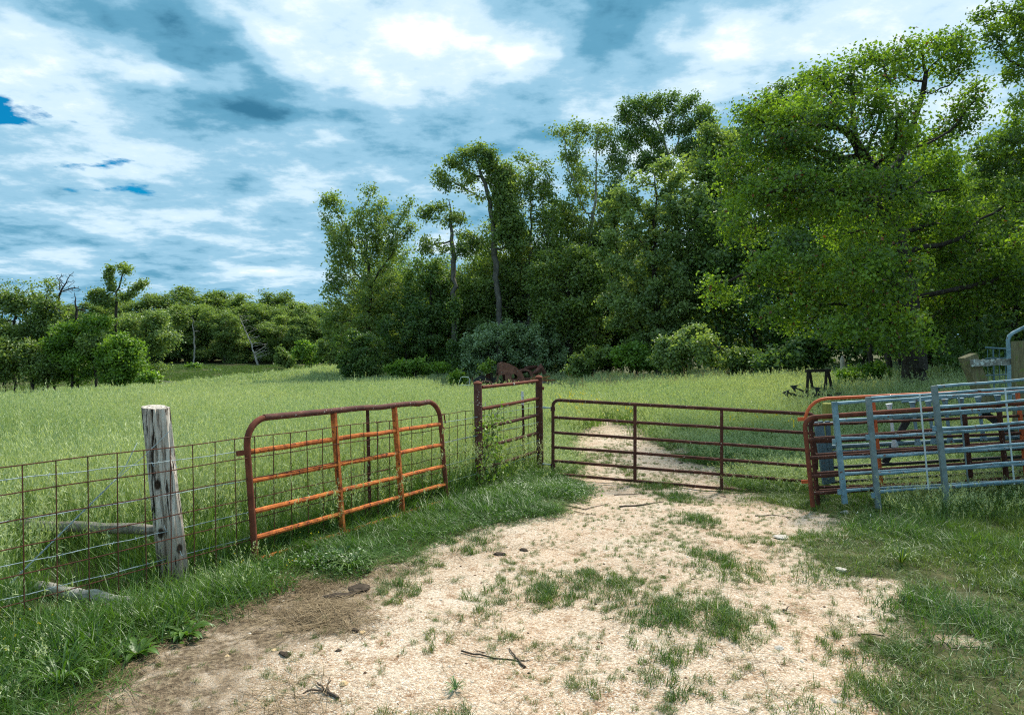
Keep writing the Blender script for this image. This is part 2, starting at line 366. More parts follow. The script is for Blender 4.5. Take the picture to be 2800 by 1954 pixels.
def axis(dense0, dense1, step, lo, hi, grow=1.14):
    mid = list(np.arange(dense0, dense1 + 1e-6, step)); a = []; b = []
    s = step; p = dense1
    while p < hi: s *= grow; p += s; b.append(min(p, hi))
    s = step; p = dense0
    while p > lo: s *= grow; p -= s; a.append(max(p, lo))
    return np.array(a[::-1] + mid + b)
def ground_mat():
    m, nt, out = newmat('earth_and_gravel'); t = NT(nt)
    w = t.coord('World')
    d = t.attr('dirt'); st = t.attr('straw'); ru = t.attr('rut')
    # gravel and dust
    n1 = t.noise(w, 1.3, 4, .62); n2 = t.noise(w, 5.5, 4, .65); n3 = t.noise(w, 30, 3, .7)
    vo = nt.nodes.new('ShaderNodeTexVoronoi'); vo.inputs['Scale'].default_value = 120; nt.links.new(w, vo.inputs['Vector'])
    dust = t.ramp(n1, [(.28, (.22, .16, .11)), (.38, (.35, .27, .19)), (.48, (.46, .38, .29)), (.60, (.55, .475, .385)), (.72, (.62, .56, .48))])
    sepv = nt.nodes.new('ShaderNodeSeparateColor'); nt.links.new(vo.outputs['Color'], sepv.inputs[0])
    pebc = t.ramp(sepv.outputs[0], [(0, (.24, .14, .085)), (.3, (.45, .315, .21)), (.6, (.60, .46, .325)), (.85, (.72, .63, .52)), (1, (.80, .76, .69))])
    dust = t.mix(t.ramp(n2, [(.35, (.35,) * 3), (.65, (.9,) * 3)]), dust, pebc)
    gravel = t.mix(.35, pebc, t.ramp(n3, [(.35, (.34, .22, .14)), (.6, (.60, .44, .30)), (.75, (.68, .55, .42))]))
    dust = t.mix(t.math('MULTIPLY', ru, t.ramp(n2, [(.3, (.3,) * 3), (.55, (.95,) * 3)])), dust, gravel)
    dust = t.mix(.8, dust, t.ramp(n3, [(.53, (1, 1, 1)), (.66, (.48, .39, .32))]), 'MULTIPLY')
    dust = t.mix(.85, dust, t.ramp(n2, [(.54, (1, 1, 1)), (.70, (.55, .46, .38))]), 'MULTIPLY')
    hay = t.ramp(n3, [(.3, (.06, .042, .026)), (.5, (.15, .11, .07)), (.7, (.30, .235, .155))])
    sm = t.math('MULTIPLY', st, t.ramp(n2, [(.30, (0.2,) * 3), (.52, (1, 1, 1))]))
    dust = t.mix(sm, dust, hay)
    soil = t.ramp(n2, [(.3, (.040, .042, .016)), (.55, (.075, .080, .030)), (.75, (.15, .13, .065))])
    edge = t.math('ADD', d, t.math('MULTIPLY', t.math('SUBTRACT', n2, .5), .7))
    col = t.mix(t.ramp(edge, [(.35, (0, 0, 0)), (.6, (1, 1, 1))]), soil, dust)
    h = t.math('ADD', t.math('MULTIPLY', n3, 1.5), t.math('MULTIPLY', vo.outputs['Distance'], -.4))
    nt.links.new(t.principled(col, .95, 0, t.bump(h, .8, .018), .15), out.inputs[0]); return m
MAT['ground'] = ground_mat()
def build_ground():
    xs = axis(-6.0, 8.5, .085, -900, 900); ys = axis(2.4, 14.5, .085, -60, 2400)
    X, Y = np.meshgrid(xs, ys); Z = height(X, Y)
    nx, ny = len(xs), len(ys)
    V = np.stack([X, Y, Z], -1).reshape(-1, 3)
    i = np.arange(nx * ny).reshape(ny, nx)
    Q = np.stack([i[:-1, :-1], i[:-1, 1:], i[1:, 1:], i[1:, :-1]], -1).reshape(-1, 4)
    D = drive(X, Y).ravel(); S = strawy(X, Y).ravel(); U = np.clip(rut(X, Y), 0, 1).ravel()
    def fin(me, d, s, u):
        for nme, val in (('dirt', d), ('straw', s), ('rut', u)):
            a = me.attributes.new(nme, 'FLOAT', 'POINT'); a.data.foreach_set('value', val.astype(np.float32))
    me = qmesh('ground', V, Q, [MAT['ground']], smooth=True); fin(me, D, S, U)
    tag(link('ground', me, None), 'green pasture ground rolling away to the woods', None, None, 'structure')
    # the gravel track lies as its own thin sheet on the same relief
    keep = (D[Q].mean(1) > .45)
    Qd = Q[keep]; used = np.unique(Qd); remap = np.full(len(V), -1); remap[used] = np.arange(len(used))
    V2 = V[used].copy(); V2[:, 2] += .006
    me = qmesh('gravel_track', V2, remap[Qd], [MAT['ground']], smooth=True); fin(me, D[used], S[used], U[used])
    tag(link('gravel_track', me, None), 'pale sandy gravel track running through the gateway', None, None, 'structure')
build_ground()

# ------------------------------------------------------------------ gates, fences, posts
def arc(c, a, b, n=6):
    """points of a quarter bend from c+a to c+b"""
    c = Vector(c); a = Vector(a); b = Vector(b)
    return [c + a * math.cos(t) + b * math.sin(t) for t in [math.pi / 2 * i / n for i in range(n + 1)]]
def gate(name, label, group, P0, P1, up, rails, top, bend, r, rr, mats, uprights=(), foot=0.0, lugs=(), kink=None, up_w=.03, right_bend=True, rail_sag=0.0, cat='gate', extra=None):
    """tube gate: P0/P1 ground ends, rails heights, top = height of the top tube"""
    P0 = Vector(P0); P1 = Vector(P1); up = Vector(up).normalized(); ax = (P1 - P0).normalized(); Ln = (P1 - P0).length
    g = thing(name, P0, label, cat, group)
    at = lambda u, v: P0 + ax * u + up * v
    b = bend
    pts = [at(0, foot)] + [at(0, top - b)] + arc(at(b, top - b), -ax * b, up * b)[1:]
    n = 14
    for i in range(1, n):
        u = b + (Ln - 2 * b) * i / n; pts.append(at(u, top + (kink(u / Ln) if kink else 0) - rail_sag * 4 * (u / Ln) * (1 - u / Ln)))
    pts += arc(at(Ln - b, top - b), up * b, ax * b) + [at(Ln, foot)]
    jt = random.Random(hash(label) % 1000)
    MB().tube(pts, r, 10).build('frame', mats[0], g)
    for k, h in enumerate(rails):
        q = [at(Ln * i / 12, h + (kink(i / 12) * .8 if kink and k == len(rails) - 1 else 0) + jt.uniform(-.003, .003)) for i in range(13)]
        q[0] += ax * r * .7; q[-1] -= ax * r * .7
        MB().tube(q, rr, 8).build('rail', mats[1], g)
    side = ax.cross(up)
    for u in uprights:
        MB().bar(at(u * Ln, rails[0] - .02), at(u * Ln, top - r * .8), up_w, .012 + 2 * rr, ax).build('upright', mats[2] if len(mats) > 2 else mats[1], g, smooth=False)
    for u, h, l in lugs:
        MB().bar(at(u, h), at(u + l, h), .045, .022, up).build('hinge_lug', mats[0], g, smooth=False)
    return g, at

# rusty orange gate standing open against the wire fence
G0 = Vector((-2.22, 5.92, -.02)); G1 = Vector((-.80, 8.44, -.02))
kink1 = lambda t: -.010 * math.exp(-((t - .62) / .06) ** 2) + .004 * math.exp(-((t - .5) / .08) ** 2) - .014 * math.exp(-((t - .86) / .025) ** 2)
gate('farm_gate', 'rusty orange tube gate standing open against the wire fence beside the weathered post', None, G0, G1, (-.085, .03, 1),
     [.06, .255, .48, .745, 1.0], 1.285, .23, .029, .024, [MAT['rust_red'], MAT['rust_orange'], MAT['rust_orange']], (.37, .70), -.04,
     [(-.11, 1.0, .14)], kink1)
gob = bpy.data.objects['farm_gate']
# darker, lichen-specked top tube of that gate is a sleeve part of its own; latch plate with chain slot at the far end
ax1 = (G1 - G0).normalized(); up1 = Vector((-.085, .03, 1)).normalized(); L1 = (G1 - G0).length
MB().tube([G0 + ax1 * (.2 + (L1 - .4) * i / 16) + up1 * (1.286 + kink1((.2 + (L1 - .4) * i / 16) / L1)) for i in range(17)], .0305, 10).build('top_tube', MAT['rust_top'], gob)
lp = MB(); q = G0 + ax1 * (L1 + .04) + up1 * 1.06
lp.tube([q + up1 * .05, q + ax1 * .05 + up1 * .05, q + ax1 * .06 - up1 * .06], .009, 6); lp.tube([q - up1 * .1, q + ax1 * .035 - up1 * .14], .008, 6)
lp.build('latch', MAT['rust_red'], gob)

# closed dark rust gate across the track
G2 = W(1512, 1300, 10.72); G3 = W(2232, 1363, 9.63)
up2 = Vector((.0, .0, 1))
g2, at2 = gate('farm_gate', 'dark rusty six-rail tube gate closed across the gravel track', None, G2, G3, up2,
     [.03, .235, .452, .678, .92], 1.19, .10, .026, .023, [MAT['rust_dark']] * 3, (.335, .665), -.02, (), None, .045)
def hinge(at, h, p):
    m = MB(); a = at(-.17, h)
    m.tube([a, at(-.02, h)], .011, 8); m.tube([at(-.135, h), at(-.12, h)], .022, 6); m.tube([at(-.16, h), at(-.148, h)], .02, 6)
    m.build('hinge_bolt', MAT['wire_galv'], p)
    MB().tube([at(0, h - .045), at(0, h + .02)], .037, 8).build('hinge_collar', MAT['rust_dark'], p)
hinge(at2, 1.06, g2); hinge(at2, .17, g2)

# pipe brace panel of the corner: two capped posts and five welded rails
def round_post(m, base, top, r, n=12, cap=None):
    m.tube([base, top], r, n)
H0 = Vector((-.44, 9.26, hz(-.44, 9.26) - .05)); H1 = Vector((.455, 10.95, hz(.455, 10.95) - .05))
hp = thing('pipe_fence_panel', H0, 'rusty welded pipe brace panel with two thick capped posts at the fence corner', 'fence')
for k, (P, top) in enumerate(((H0, 1.44), (H1, 1.475))):
    T = Vector((P.x - .025, P.y, top))
    m = MB(); m.tube([P, T], .056, 14); pst = m.build('post', MAT['rust_top'] if k == 0 else MAT['rust_dark'], hp)
    m = MB(); m.tube([T, T + Vector((0, 0, .012)), T + Vector((0, 0, .03)), T + Vector((0, 0, .042))], [.062, .062, .046, .012], 14); m.build('post_cap', MAT['rust_red'], pst)
    if k:
        m = MB(); m.tube([T + Vector((.0, -.075, -.13)), T + Vector((.0, .0, -.13))], .022, 8); m.build('pipe_stub', MAT['rust_dark'], pst)
        m = MB(); m.bar(T + Vector((.05, 0, -.17)), T + Vector((.085, 0, -.17)), .05, .04); m.build('catch_plate', MAT['rust_red'], pst, False)
for za, zb in ((1.395, 1.43), (1.10, 1.15), (.84, .885), (.575, .60), (.285, .31)):
    MB().tube([Vector((H0.x + .03, H0.y + .05, za)), Vector(((H0.x + H1.x) / 2, (H0.y + H1.y) / 2, (za + zb) / 2 - .004)), Vector((H1.x - .04, H1.y - .05, zb))], .0245, 10).build('rail', MAT['rust_red'] if za > 1 else MAT['rust_dark'], hp)
MB().tube([Vector((.01 - .0, 10.09 - .0, 1.403)), Vector((.02, 10.115, 1.4035))], .0265, 10).build('weld_band', MAT['bark_pale'], hp)

# welded wire mesh panels along the fence line
def fx(y): return -5.91 + .59 * y
def mesh_panel(label, A, B, zt, zb, dx, dz, lean=(-.02, .012), jitter=.004, rt=.0045):
    A = Vector(A); B = Vector(B); d = B - A; Ln = d.length; ax = d / Ln
    g = thing('wire_mesh_panel', Vector((A.x, A.y, zb + A.z)), label, 'wire fence', 'rusty wire mesh panels along the fence')
    up = Vector((lean[0], lean[1], 1))
    j = random.Random(len(label))
    ph = [j.uniform(0, 6) for _ in range(3)]
    wob = lambda u: .012 * math.sin(u * 1.7 + ph[0]) + .006 * math.sin(u * 4.1 + ph[1])
    nrm = Vector((-ax.y, ax.x, 0))
    at = lambda u, z: A + ax * u + nrm * wob(u) + up * z
    nz = int((zt - zb) / dz + .5)
    for k in range(nz + 1):
        z = zt - k * dz
        MB().tube([at(Ln * i / 18, z + .004 * math.sin(i * 1.3 + k)) for i in range(19)], rt, 5, False).build('horizontal_wire', MAT['wire_rust'], g)
    n = int(Ln / dx)
    for k in range(n + 1):
        u = min(k * dx + .03, Ln)
        MB().tube([at(u + j.uniform(-jitter, jitter), zb - .03), at(u + j.uniform(-jitter, jitter), (zb + zt) / 2), at(u + j.uniform(-jitter, jitter), zt)], rt * .95, 5, False).build('vertical_wire', MAT['wire_rust'], g)
    return g
PA = Vector((fx(3.6), 3.6, 0)); PB = Vector((fx(7.55), 7.55, 0))
off = Vector((.50, -.30, 0)) * .0
mesh_panel('rusty wire mesh panel passing the weathered wooden post and behind the orange gate', PA + Vector((.11, -.065, 0)), PB + Vector((.11, -.065, 0)), 1.105, .04, .2, .177)
mesh_panel('rusty wire mesh panel between the dark steel post and the brace panel', Vector((fx(7.42) + .05, 7.42, 0)), Vector((H0.x - .07, H0.y - .07, 0)), 1.09, .03, .2, .177, (0, 0))
mesh_panel('rusty wire mesh fixed behind the welded pipe brace panel', Vector((H0.x - .06, H0.y + .08, 0)), Vector((H1.x - .08, H1.y + .03, 0)), 1.07, .05, .2, .177, (0, 0), .004, .004)

# barbed wire strands stretched behind the mesh
def barbed(label, z0, z1, zend, sag=.012, seed=0):
    j = random.Random(seed); m = MB()
    A = Vector((fx(3.4) - .06, 3.4 + .035, z0)); Mid = Vector((fx(5.44) + .02, 5.44 - .02, z1)); E = Vector((H0.x - .03, H0.y - .07, zend))
    pts = []
    for S, T in ((A, Mid), (Mid, E)):
        for i in range(14):
            t = i / 14; p = S.lerp(T, t); p.z -= sag * 4 * t * (1 - t) - .004 * math.sin(i * 2.1 + seed); pts.append(p)
    pts.append(E)
    ex = [(E.lerp(Vector((H1.x - .03, H1.y - .07, zend + .02)), i / 5)) for i in range(1, 6)]
    pts += ex
    m.tube(pts, .0032, 4, False)
    for i in range(len(pts) - 1):
        for f in (.2, .7):
            p = pts[i].lerp(pts[i + 1], f)
            a = Vector((j.uniform(-1, 1), j.uniform(-1, 1), j.uniform(-1, 1))).normalized() * .016
            m.tube([p - a, p + a], .002, 3, False)
    o = m.build('barbed_wire', MAT['wire_galv']); bm_centre(o)
    tag(o, label, 'barbed wire', 'barbed wire strands on the fence')
for lab, a in (('topmost galvanised barbed wire strand just under the mesh top edge', (1.05, .985, 1.0)), ('second galvanised barbed wire strand from the top of the fence', (.76, .72, .75)),
               ('third galvanised barbed wire strand from the top of the fence', (.47, .435, .46)), ('fourth galvanised barbed wire strand down, near the grass', (.26, .215, .24))):
    barbed(lab, *a, seed=len(lab))
# twisted brace wire from the wooden post down to the left
m = MB()
a0 = W(464, 1178, 5.36); a1 = W(308, 1318, 5.05); a2 = W(30, 1592, 4.62); a3 = W(375, 1210, 5.5)
def twist(m, A, B, r, amp, n, ph):
    t = (B - A).normalized(); x = t.cross(Vector((0, 1, 0))).normalized(); y = t.cross(x)
    m.tube([A.lerp(B, i / n) + (x * math.cos(i * 1.3 + ph) + y * math.sin(i * 1.3 + ph)) * amp for i in range(n + 1)], r, 4, False)
twist(m, a1, a2, .003, .004, 40, 0); twist(m, a1, a2, .003, .004, 40, 3.1)
m.tube([a0, a0.lerp(a1, .5) + Vector((0, 0, -.015)), a1], .0026, 4, False); m.tube([a3, a3.lerp(a1, .6) + Vector((.012, 0, -.02)), a1], .0032, 4, False)
o = bm_centre(m.build('brace_wire', MAT['wire_galv'])); tag(o, 'twisted galvanised brace wire slanting down from the wooden post', 'wire')

# weathered wooden corner post
def post_mat():
    m, nt, out = newmat('weathered_post'); t = NT(nt)
    c = t.coord('Object', (9, 9, .55)); f = t.noise(c, 4, 8, .7, .6)
    col = t.ramp(f, [(.26, (.05, .036, .027)), (.37, (.23, .18, .145)), (.48, (.49, .435, .37)), (.68, (.72, .69, .63))])
    sepz = nt.nodes.new('ShaderNodeSeparateXYZ'); nt.links.new(t.coord('Object'), sepz.inputs[0])
    low = t.math('ADD', sepz.outputs['Z'], t.math('MULTIPLY', t.noise(t.coord('Object', (3, 3, 1)), 3, 5), .7))
    col = t.mix(t.ramp(low, [(.62, (1, 1, 1)), (1.35, (0, 0, 0))]), col, t.mix(.72, col, (.42, .33, .26), 'MULTIPLY'))
    cracks = t.noise(t.coord('Object', (14, 14, .35)), 3.2, 5, .6, .4)
    cm = t.ramp(cracks, [(.40, (1, 1, 1)), (.44, (0, 0, 0))])
    col = t.mix(cm, col, (.035, .025, .018))
    knots = t.voro(t.coord('Object', (5.2, 5.2, 3.1)), 1.0, 'Distance')
    col = t.mix(t.ramp(knots, [(.10, (1, 1, 1)), (.16, (0, 0, 0))]), col, (.045, .03, .02))
    h = t.math('SUBTRACT', f, t.math('MULTIPLY', cm, 1.2))
    nt.links.new(t.principled(col, .95, 0, t.bump(h, .9, .012), .15), out.inputs[0]); return m
MAT['post'] = post_mat()
pb = Vector((-2.69, 5.46, hz(-2.69, 5.46) - .05)); pt = W(425, 1112, 5.46)
wp = thing('fence_post', pb, 'stout weathered grey wooden post with cracks and knots in the wire fence', 'post')
m = MB(); n = 44; rows = 34; j = random.Random(3); V = []; F = []
cracks = [(j.uniform(0, 6.283), j.uniform(.1, .6), j.uniform(.55, 1.05), j.uniform(.05, .1), j.uniform(.012, .024)) for _ in range(9)]
cracks += [(3.9, .3, 1.1, .08, .03), (4.75, .0, 1.1, .07, .028), (5.4, .45, 1.1, .07, .026)]
for i in range(rows):
    t = i / (rows - 1)
    for k in range(n):
        a = 6.2832 * k / n
        rad = .101 * (1.04 - .06 * t) + .008 * math.sin(3 * a + 1 + t) + .005 * math.sin(7 * a + 4 * t) + .0035 * math.sin(13 * a + 9 * t)
        for ca, t0, t1, wd, dp in cracks:
            da = (a - ca - .25 * math.sin(5 * t + ca) * .6 + math.pi) % 6.2832 - math.pi
            if t0 < t < t1: rad -= dp * math.exp(-(da / wd) ** 2) * min(1, (t - t0) * 8, (t1 - t) * 8 + .2)
        p = pb.lerp(pt, t); V.append((p.x + rad * math.cos(a), p.y + rad * math.sin(a), p.z + (.012 * math.cos(a - 2.4) if i == rows - 1 else 0)))
for i in range(rows - 1):
    for k in range(n): F.append((i * n + k, i * n + (k + 1) % n, (i + 1) * n + (k + 1) % n, (i + 1) * n + k))
F.append(tuple((rows - 1) * n + k for k in range(n)))
m.add(V, F); m.build('shaft', MAT['post'], wp)
for (px, py) in ((415, 1262), (478, 1265), (448, 1435), (492, 1505)):
    p = W(px, py, 5.34); m = MB(); m.tube([p, p + Vector((.02, -.012, -.035)), p + Vector((.03, .0, -.03))], .003, 4, False); m.build('staple', MAT['wire_galv'], wp)

# steel line posts
def tpost(label, px, pyb, pyt, Y, mat, tipmat=None, zb=None):
    b = W(px, pyb, Y); tp = W(px - 8, pyt, Y); b.z = hz(b.x, b.y) - .1
    g = thing('steel_line_post', b, label, 'post')
    m = MB(); m.bar(b, tp, .036, .006, (1, .3, 0)); m.bar(b + Vector((0, .014, 0)), tp + Vector((0, .014, 0)), .007, .028, (1, .3, 0)); m.build('shaft', mat, g, False)
    for i in range(9):
        c = b.lerp(tp, .35 + i * .068); MB().bar(c + Vector((0, -.003, -.006)), c + Vector((0, -.003, .006)), .014, .012, (1, .3, 0)).build('stud', mat, g, False)
    if tipmat:
        c = tp.lerp(b, .16); MB().bar(c, tp + Vector((0, 0, .004)), .040, .012, (1, .3, 0)).build('painted_tip', tipmat, g, False)
MAT['white_paint'] = surf_mat('white_paint', [(.3, (.45, .40, .37)), (.5, (.72, .70, .67)), (.8, (.82, .80, .78))], 12, rough=.8, speck=(22, .60, (.16, .06, .04)))
tpost('dark brown steel post standing behind the open orange gate', 1013, 1425, 1122, 7.42, MAT['rust_dark'])
tpost('thin steel post with peeling white tip behind the pipe brace panel', 1436, 1270, 1070, 10.9, MAT['rust_dark'], MAT['white_paint'])

# weathered timbers lying in the grass behind the fence
def timber(label, A, B, w, mat, n=10, seed=0):
    A = Vector(A); B = Vector(B); j = random.Random(seed); m = MB()
    pts = [A.lerp(B, i / n) + Vector((j.uniform(-.01, .01), j.uniform(-.01, .01), j.uniform(-.008, .008))) for i in range(n + 1)]
    m.tube(pts, [w * j.uniform(.88, 1.08) for _ in pts], 9); o = bm_centre(m.build('fallen_timber', mat)); tag(o, label, 'timber', None); return o
timber('grey round brace rail running from the wooden post into the grass', (-4.55, 6.25, .27), (-2.80, 5.56, .40), .045, MAT['wood_grey'], seed=2)
timber('pale bleached log end lying in the grass below the brace wire', (-3.62, 5.22, hz(-3.6, 5.2) + .05), (-2.74, 4.93, hz(-2.74, 4.93) + .03), .046, MAT['bleached'], seed=5)

# ---- the stack of gates and livestock panels at the right
SL = .075    # the stack follows the bank: it climbs towards the right
def stack_gate(label, px, pyb, Y, Ln, rails, top, mats, bend=.12, r=.028, rr=.024, ups=(), lugs=(), lean=(-.085, .03, 1), dy=-.05, group=None, sl=SL):
    P0 = W(px, pyb, Y); d = Vector((1, dy, sl)).normalized()
    return gate('farm_gate', label, group, P0, P0 + d * Ln, lean, rails, top, bend, r, rr, mats, ups, -.03, lugs)
stack_gate('dark red rusty tube gate with rounded corner at the front of the stacked panels', 2222, 1378, 8.28, 3.7, [.13, .335, .56, .775], 1.05, [MAT['rust_red'], MAT['rust_dark']], ups=(.62,))
stack_gate('dark brown tube gate stacked close behind the front red rusty one', 2237, 1376, 8.42, 3.7, [.155, .365, .59, .80], 1.06, [MAT['rust_dark'], MAT['rust_dark']], ups=(.5, .8))
stack_gate('bright orange painted tube gate behind the rusty gates in the stack', 2222, 1358, 8.75, 3.7, [.12, .3, .50, .70, .92], 1.25, [MAT['orange_paint'], MAT['rust_dark'], MAT['orange_paint']], .3, .021, .018, (.236, .72), [(-.09, 1.0, .12), (-.02, .2, -.1)], sl=.05)

def stock_panel(label, top, bot, Y, Ln, rails, sl, sag=0, rods=(), clip=(), legmat=None, leg2=None):
    T = W(*top, Y); B = W(*bot, Y - .03); g = thing('livestock_panel', B, label, 'livestock panel', 'galvanised livestock panels leaning in the stack')
    d = Vector((1, -.06, sl)).normalized(); H = (T - B).length; up = (T - B).normalized()
    lm = legmat or MAT['galv_leg']
    MB().bar(B, T, .058, .04, d).build('leg', lm, g, False)
    MB().bar(B + d * Ln, T + d * Ln, .058, .04, d).build('leg', lm, g, False)
    for k, py in enumerate(rails):
        z = W(top[0], py, Y).z; u = (z - B.z) / up.z
        a = B + up * u + d * .03; b = B + up * u + d * (Ln - .03)
        n = 12; pts = []
        for i in range(n + 1):
            t = i / n; p = a.lerp(b, t); p.z += .004 * math.sin(i * 1.9 + k)
            pts.append(p)
        rad = [.0165] * (n + 1); rad[0] = .022; rad[-1] = .022
        MB().tube(pts, rad, 8).build('rail', MAT['galv'], g)
    for u, w, mt in rods:
        z0 = (W(top[0], rails[-1], Y).z - B.z) / up.z; z1 = (W(top[0], rails[0], Y).z - B.z) / up.z
        MB().bar(B + up * (z0 - .01) + d * u + Vector((0, -.028, 0)), B + up * (z1 + .01) + d * u + Vector((0, -.028, 0)), w, .008, d).build('stiffener', mt, g, False)
    for h in clip:
        c = B + up * h - d * .045
        MB().bar(c - up * .03, c + up * .03, .045, .03, d).build('pin_bracket', MAT['galv'], g, False)
    return g
stock_panel('galvanised livestock panel with whitish left leg, farthest back of the three blue-grey ones', (2281, 1098), (2310, 1376), 8.17, 3.6, (1103, 1150, 1200, 1251, 1294, 1339), .07, rods=((1.42, .018, MAT['galv_leg']),), clip=(.74, .14), legmat=MAT['galv'])
stock_panel('galvanised livestock panel with grey leg, middle of the three blue-grey ones', (2374, 1085), (2402, 1390), 8.03, 3.6, (1089, 1141, 1195, 1248, 1294, 1342), .075, rods=((.57, .017, MAT['rod_pale']), (1.53, .017, MAT['rod_pale'])), clip=(.84, .16))
stock_panel('galvanised livestock panel with tall thick leg, nearest and tallest in the stack', (2554, 1054), (2592, 1396), 7.84, 3.3, (1058, 1114, 1173, 1230, 1278, 1329), .09, clip=(.95,), legmat=MAT['galv_leg'])

# slotted steel feeder frame lying behind the stack
fp = thing('feeder_frame', W(2240, 1330, 9.1), 'grey-blue steel feed rail frame with tapered dividers behind the stacked gates', 'feeder')
def fpt(px, py): return W(px, py, 9.1 - (px - 2240) * .0004)
MB().bar(fpt(2237, 1152), fpt(2262, 1322), .11, .05, (1, 0, 0)).build('end_post', MAT['galv_dull'], fp, False)
MB().bar(fpt(2262, 1150), fpt(2276, 1318), .05, .05, (1, 0, 0)).build('end_post', MAT['galv_dull'], fp, False)
for (a, b, w, mt) in (((2240, 1160), (2860, 1110), .055, 'galv_dull'), ((2466, 1098), (2860, 1066), .034, 'galv'), ((2260, 1222), (2860, 1192), .06, 'galv_dull'), ((2262, 1236), (2860, 1206), .04, 'galv'),
                      ((2265, 1278), (2860, 1244), .045, 'steel_dark'), ((2260, 1318), (2860, 1284), .04, 'steel_dark')):
    MB().tube([fpt(*a), fpt((a[0] + b[0]) / 2, (a[1] + b[1]) / 2), fpt(*b)], w / 2, 8).build('bar', MAT[mt], fp)
for i, px in enumerate((2424, 2487, 2530, 2575, 2618, 2665, 2718, 2768, 2812)):
    yt = 1099 - (px - 2466) * .08; yb = 1216 - (px - 2466) * .075
    a = fpt(px, yt) + Vector((0, -.06, 0)); b = fpt(px + 16, yb) + Vector((0, -.06, 0)); m = MB()
    ts = [0, .14, .16, .78, .84, 1.0]; ws = [.043, .026, .022, .02, .026, .046]
    m.tube([a.lerp(b, t) for t in ts], ws, 8); m.build('divider', MAT['rod_pale'] if i == 0 else MAT['galv'], fp)
for a, b in (((2492, 1140), (2425, 1268)), ((2690, 1122), (2830, 1225))):
    MB().bar(fpt(*a) + Vector((0, .06, 0)), fpt(*b) + Vector((0, .06, 0)), .085, .03, (0, 0, 1)).build('diagonal_brace', MAT['steel_dark'], fp, False)

# treated round post, mossy, behind the stack
b = W(2268, 1240, 9.55); b.z = hz(b.x, b.y) - .1; tp_ = W(2262, 1103, 9.55)
g = thing('fence_post', b, 'yellow-green treated round post behind the orange gate', 'post')
m = MB(); m.tube([b, b.lerp(tp_, .5), tp_, tp_ + Vector((0, 0, .008))], [.074, .070, .066, .052], 16); m.build('shaft', MAT['wood_treated'], g)

# old timber fence with the leaning post, board and thick post
b = W(2705, 1120, 10.6); t_ = W(2645, 972, 10.6)
m = MB(); m.bar(b, t_, .19, .16, (1, 0, 0), 1.05); lo = bm_centre(m.build('leaning_post', MAT['wood_mossy'], None, False)); tag(lo, 'mossy squared wooden post leaning left above the stacked panels', 'post')
m = MB(); n = 16; V = []; F = []
A = W(2656, 993, 10.48); B = W(2790, 987, 10.45); j = random.Random(5)
for i in range(n + 1):
    p = A.lerp(B, i / n); h = .05 + j.uniform(-.006, .006); tpz = h + j.uniform(-.012, .008)
    V += [p + Vector((0, -.022, -h)), p + Vector((0, -.022, tpz)), p + Vector((0, .022, tpz)), p + Vector((0, .022, -h))]
for i in range(n):
    for k in range(4): F.append((i * 4 + k, i * 4 + (k + 1) % 4, i * 4 + 4 + (k + 1) % 4, i * 4 + 4 + k))
F += [(0, 1, 2, 3), (n * 4 + 3, n * 4 + 2, n * 4 + 1, n * 4)]
m.add(V, F); o = bm_centre(m.build('lichen_board', MAT['lichen_board'], None, False)); tag(o, 'grey lichen-crusted board running into the thick post', 'board')
b = W(2805, 1130, 10.3); b.z = hz(b.x, b.y) - .1; t_ = W(2796, 932, 10.3)
g = thing('fence_post', b, 'thick old brown wooden post cut by the photo edge', 'post')
m = MB(); m.tube([b.lerp(t_, i / 8) + Vector((.004 * math.sin(i * 2), 0, 0)) for i in range(9)], [.155, .15, .147, .15, .145, .148, .146, .147, .14], 18); m.build('shaft', MAT['wood_mossy'], g)

# galvanised pipe gate with bent top, and wire grid, further back
pg0 = W(2758, 1110, 11.6)
g = thing('pipe_gate', pg0, 'galvanised pipe gate with bent top tube and wire grid behind the board', 'gate')
pts = [W(2762, 1110, 11.6), W(2757, 945, 11.6), W(2756, 930, 11.6), W(2760, 918, 11.6), W(2770, 910, 11.6), W(2830, 880, 11.6), W(2920, 850, 11.5)]
MB().tube(pts, .031, 10).build('frame', MAT['galv'], g)
MB().tube([W(2772, 1110, 11.62), W(2767, 960, 11.62)], .02, 8).build('sleeve', MAT['galv_dull'], g)
for y0, y1 in ((950, 958), (980, 976), (1026, 1020), (1047, 1044), (1072, 1066)):
    MB().tube([W(2695, y0, 12.0), W(2830, y1, 12.0)], .019 if y0 == 950 else .012, 6).build('rail', MAT['galv_dull'], g)
for px in range(2700, 2830, 16):
    MB().tube([W(px, 955, 12.0), W(px + 3, 1080, 12.0)], .005 if px != 2716 else .014, 5).build('grid_wire', MAT['galv_dull'], g)

# timber A-frame and rusted cultivator under the tree edge
Y = 17.0
g = thing('timber_trestle', W(2235, 1120, Y), 'dark wooden trestle of paired legs under the tree edge', 'trestle')
for (xa, ya, xb, yb) in ((2210, 1014, 2203, 1130), (2214, 1014, 2232, 1130), (2260, 1014, 2252, 1130), (2264, 1014, 2290, 1130)):
    MB().bar(W(xa, ya, Y), W(xb, yb, Y + (.3 if xb > xa else -.1)), .055, .05, (1, 0, 0)).build('leg', MAT['char_wood'], g, False)
MB().bar(W(2203, 1014, Y), W(2270, 1012, Y), .07, .09).build('top_beam', MAT['char_wood'], g, False)
g = thing('cultivator', W(2225, 1115, 16.4), 'black rusted cultivator with upturned shovel points in the tall grass', 'farm implement')
Y = 16.4
MB().tube([W(2152, 1072, Y), W(2190, 1084, Y), W(2240, 1078, Y), W(2300, 1083, Y)], .03, 6).build('beam', MAT['steel_dark'], g)
